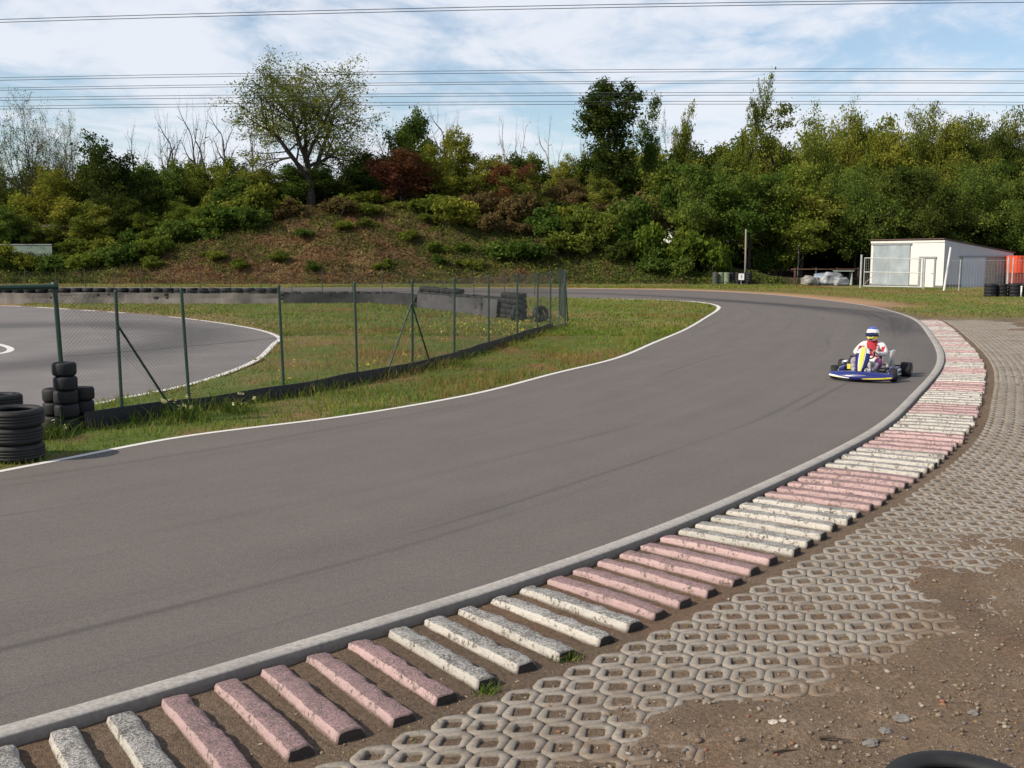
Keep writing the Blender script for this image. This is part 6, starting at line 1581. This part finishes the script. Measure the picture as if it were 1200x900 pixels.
# a few larger stones and dead sticks one can tell apart
for (px_, pv, s_, lab) in ((1057, 851, .035, 'grey stone on the earth left of the corner tyre, largest of the loose stones'), (1037, 866, .026, 'dark grey stone just below the largest loose stone'), (1020, 880, .03, 'flat slate grey stone near the bottom edge beside the corner tyre'), (1140, 848, .024, 'grey stone above the corner tyre'), (906, 858, .02, 'pale round pebble, left one of a pale pair on the earth'), (917, 858, .016, 'pale round pebble, right one of a pale pair on the earth')):
    bm = bmesh.new(); bmesh.ops.create_icosphere(bm, subdivisions=3, radius=1.0)
    for v in bm.verts: v.co *= 1 + 0.35 * mnoise.noise(v.co * 1.3 + Vector((px_, 0, 0))) + 0.1 * mnoise.noise(v.co * 4); v.co.x *= s_ * 1.3; v.co.y *= s_; v.co.z *= s_ * 0.6
    me = bpy.data.meshes.new('stone'); bm.to_mesh(me); bm.free(); me.materials.append(plain('loose_stone', (0.15, 0.14, 0.13) if s_ > .022 else (0.36, 0.32, 0.27), 0.85, 0.3, 30))
    o = link('stone', me); x_, y_ = gp(px_, pv); o.location = (x_, y_, hz_(x_, y_) + s_ * 0.25); tag(o, lab, 'stone')
for i, (px_, pv, ln, ang, lab) in enumerate(((905, 893, .16, 0.25, 'dark twisted stick at the bottom edge, left of the other sticks'), (960, 876, .15, -0.1, 'brown stick lying on the earth near the bottom edge'), (1010, 878, .22, -0.1, 'dark stick pointing at the corner tyre'))):
    x_, y_ = gp(px_, pv); z_ = hz_(x_, y_); d_ = Vector((math.cos(ang), math.sin(ang), 0)) * ln
    m = MB(); m.path([(x_, y_, z_ + .015), (x_ + d_.x * .4, y_ + d_.y * .4 + .01, z_ + .014), (x_ + d_.x, y_ + d_.y, z_ + .008)], [.008, .006, .003], 6); m.path([(x_ + d_.x * .4, y_ + d_.y * .4 + .01, z_ + .014), (x_ + d_.x * .62, y_ + d_.y * .6 + .035, z_ + .012)], [.004, .002], 5)
    tag(m.build('stick', plain('dead_wood', (0.05, 0.035, 0.025), 0.9)), lab, 'stick')
# ================================================================ CAMERA, SUN AND SKY
cam = bpy.data.cameras.new('camera'); co_ = bpy.data.objects.new('camera', cam); COL.objects.link(co_)
cam.sensor_width = 36; cam.lens = 36 * FPX; cam.clip_end = 5000; cam.clip_start = 0.05
co_.location = (0, 0, CAM_H); co_.rotation_euler = (math.pi / 2 - PITCH, 0, 0)
scene.camera = co_
SUN_EL = R(36); SUN_DIR = Vector((-0.92, -0.39, 0)).normalized()
sd_ = Vector((SUN_DIR.x * math.cos(SUN_EL), SUN_DIR.y * math.cos(SUN_EL), math.sin(SUN_EL)))
sun = bpy.data.lights.new('sun', 'SUN'); sun.energy = 4.6; sun.angle = R(0.55); sun.color = (1.0, 0.89, 0.74)
so_ = bpy.data.objects.new('sun', sun); COL.objects.link(so_); so_.rotation_euler = (-sd_).to_track_quat('-Z', 'Y').to_euler(); so_.location = (0, 0, 60)
world = bpy.data.worlds.new('World'); scene.world = world; world.use_nodes = True
nt = world.node_tree; nt.nodes.clear()
out = nt.nodes.new('ShaderNodeOutputWorld'); bg = nt.nodes.new('ShaderNodeBackground'); bg.inputs['Strength'].default_value = 0.10
nt.links.new(bg.outputs[0], out.inputs[0])
sky = nt.nodes.new('ShaderNodeTexSky'); sky.sky_type = 'NISHITA'; sky.sun_disc = False; sky.sun_elevation = SUN_EL; sky.sun_rotation = math.atan2(SUN_DIR.x, SUN_DIR.y) % (2 * math.pi)
sky.air_density = 1.15; sky.dust_density = 0.1; sky.ozone_density = 3.0
tc = nt.nodes.new('ShaderNodeTexCoord')
sep = nt.nodes.new('ShaderNodeSeparateXYZ'); nt.links.new(tc.outputs['Generated'], sep.inputs[0])
def wm(op, a, b=0.0):
    n_ = nt.nodes.new('ShaderNodeMath'); n_.operation = op
    for i, v in enumerate((a, b)):
        if isinstance(v, bpy.types.NodeSocket): nt.links.new(v, n_.inputs[i])
        else: n_.inputs[i].default_value = v
    return n_.outputs[0]
den = wm('ADD', wm('MAXIMUM', sep.outputs[2], 0.0), 0.09)
cb = nt.nodes.new('ShaderNodeCombineXYZ'); nt.links.new(wm('DIVIDE', sep.outputs[0], den), cb.inputs[0]); nt.links.new(wm('DIVIDE', sep.outputs[1], den), cb.inputs[1])
def wnoise(scale, rot, sc, detail, rough, dist=0.0, loc=(0, 0, 0)):
    mp = nt.nodes.new('ShaderNodeMapping'); nt.links.new(cb.outputs[0], mp.inputs[0]); mp.inputs['Rotation'].default_value = (0, 0, rot); mp.inputs['Scale'].default_value = sc; mp.inputs['Location'].default_value = loc
    n_ = nt.nodes.new('ShaderNodeTexNoise'); nt.links.new(mp.outputs[0], n_.inputs['Vector']); n_.inputs['Scale'].default_value = scale; n_.inputs['Detail'].default_value = detail; n_.inputs['Roughness'].default_value = rough; n_.inputs['Distortion'].default_value = dist
    return n_.outputs['Fac']
c1 = wnoise(0.75, R(-14), (0.8, 0.5, 1), 5, 0.5, 0.6, (2.3, 1.1, 0))
c2 = wnoise(2.2, R(-10), (0.8, 0.62, 1), 7, 0.58, 1.2, (5, 3, 0))
c3 = wnoise(9.0, R(-20), (0.8, 0.5, 1), 5, 0.6, 0.8)
s_ = wm('ADD', wm('ADD', wm('MULTIPLY', c1, 0.50), wm('MULTIPLY', c2, 0.46)), wm('MULTIPLY', c3, 0.14))
mr = nt.nodes.new('ShaderNodeMapRange'); mr.interpolation_type = 'SMOOTHSTEP'; nt.links.new(s_, mr.inputs[0]); mr.inputs[1].default_value = 0.44; mr.inputs[2].default_value = 0.63; mr.inputs[3].default_value = 0.12; mr.inputs[4].default_value = 0.92
mx = nt.nodes.new('ShaderNodeMix'); mx.data_type = 'RGBA'; nt.links.new(mr.outputs[0], mx.inputs[0]); nt.links.new(sky.outputs[0], mx.inputs[6]); mx.inputs[7].default_value = (6.5, 6.75, 7.35, 1)
nt.links.new(mx.outputs[2], bg.inputs['Color'])
scene.view_settings.view_transform = 'Standard'; scene.view_settings.look = 'None'; scene.view_settings.exposure = 0.4; scene.view_settings.gamma = 1.0
scene.view_settings.use_curve_mapping = False
scene.cycles.max_bounces = 6; scene.cycles.diffuse_bounces = 3; scene.cycles.transmission_bounces = 4; scene.cycles.transparent_max_bounces = 8
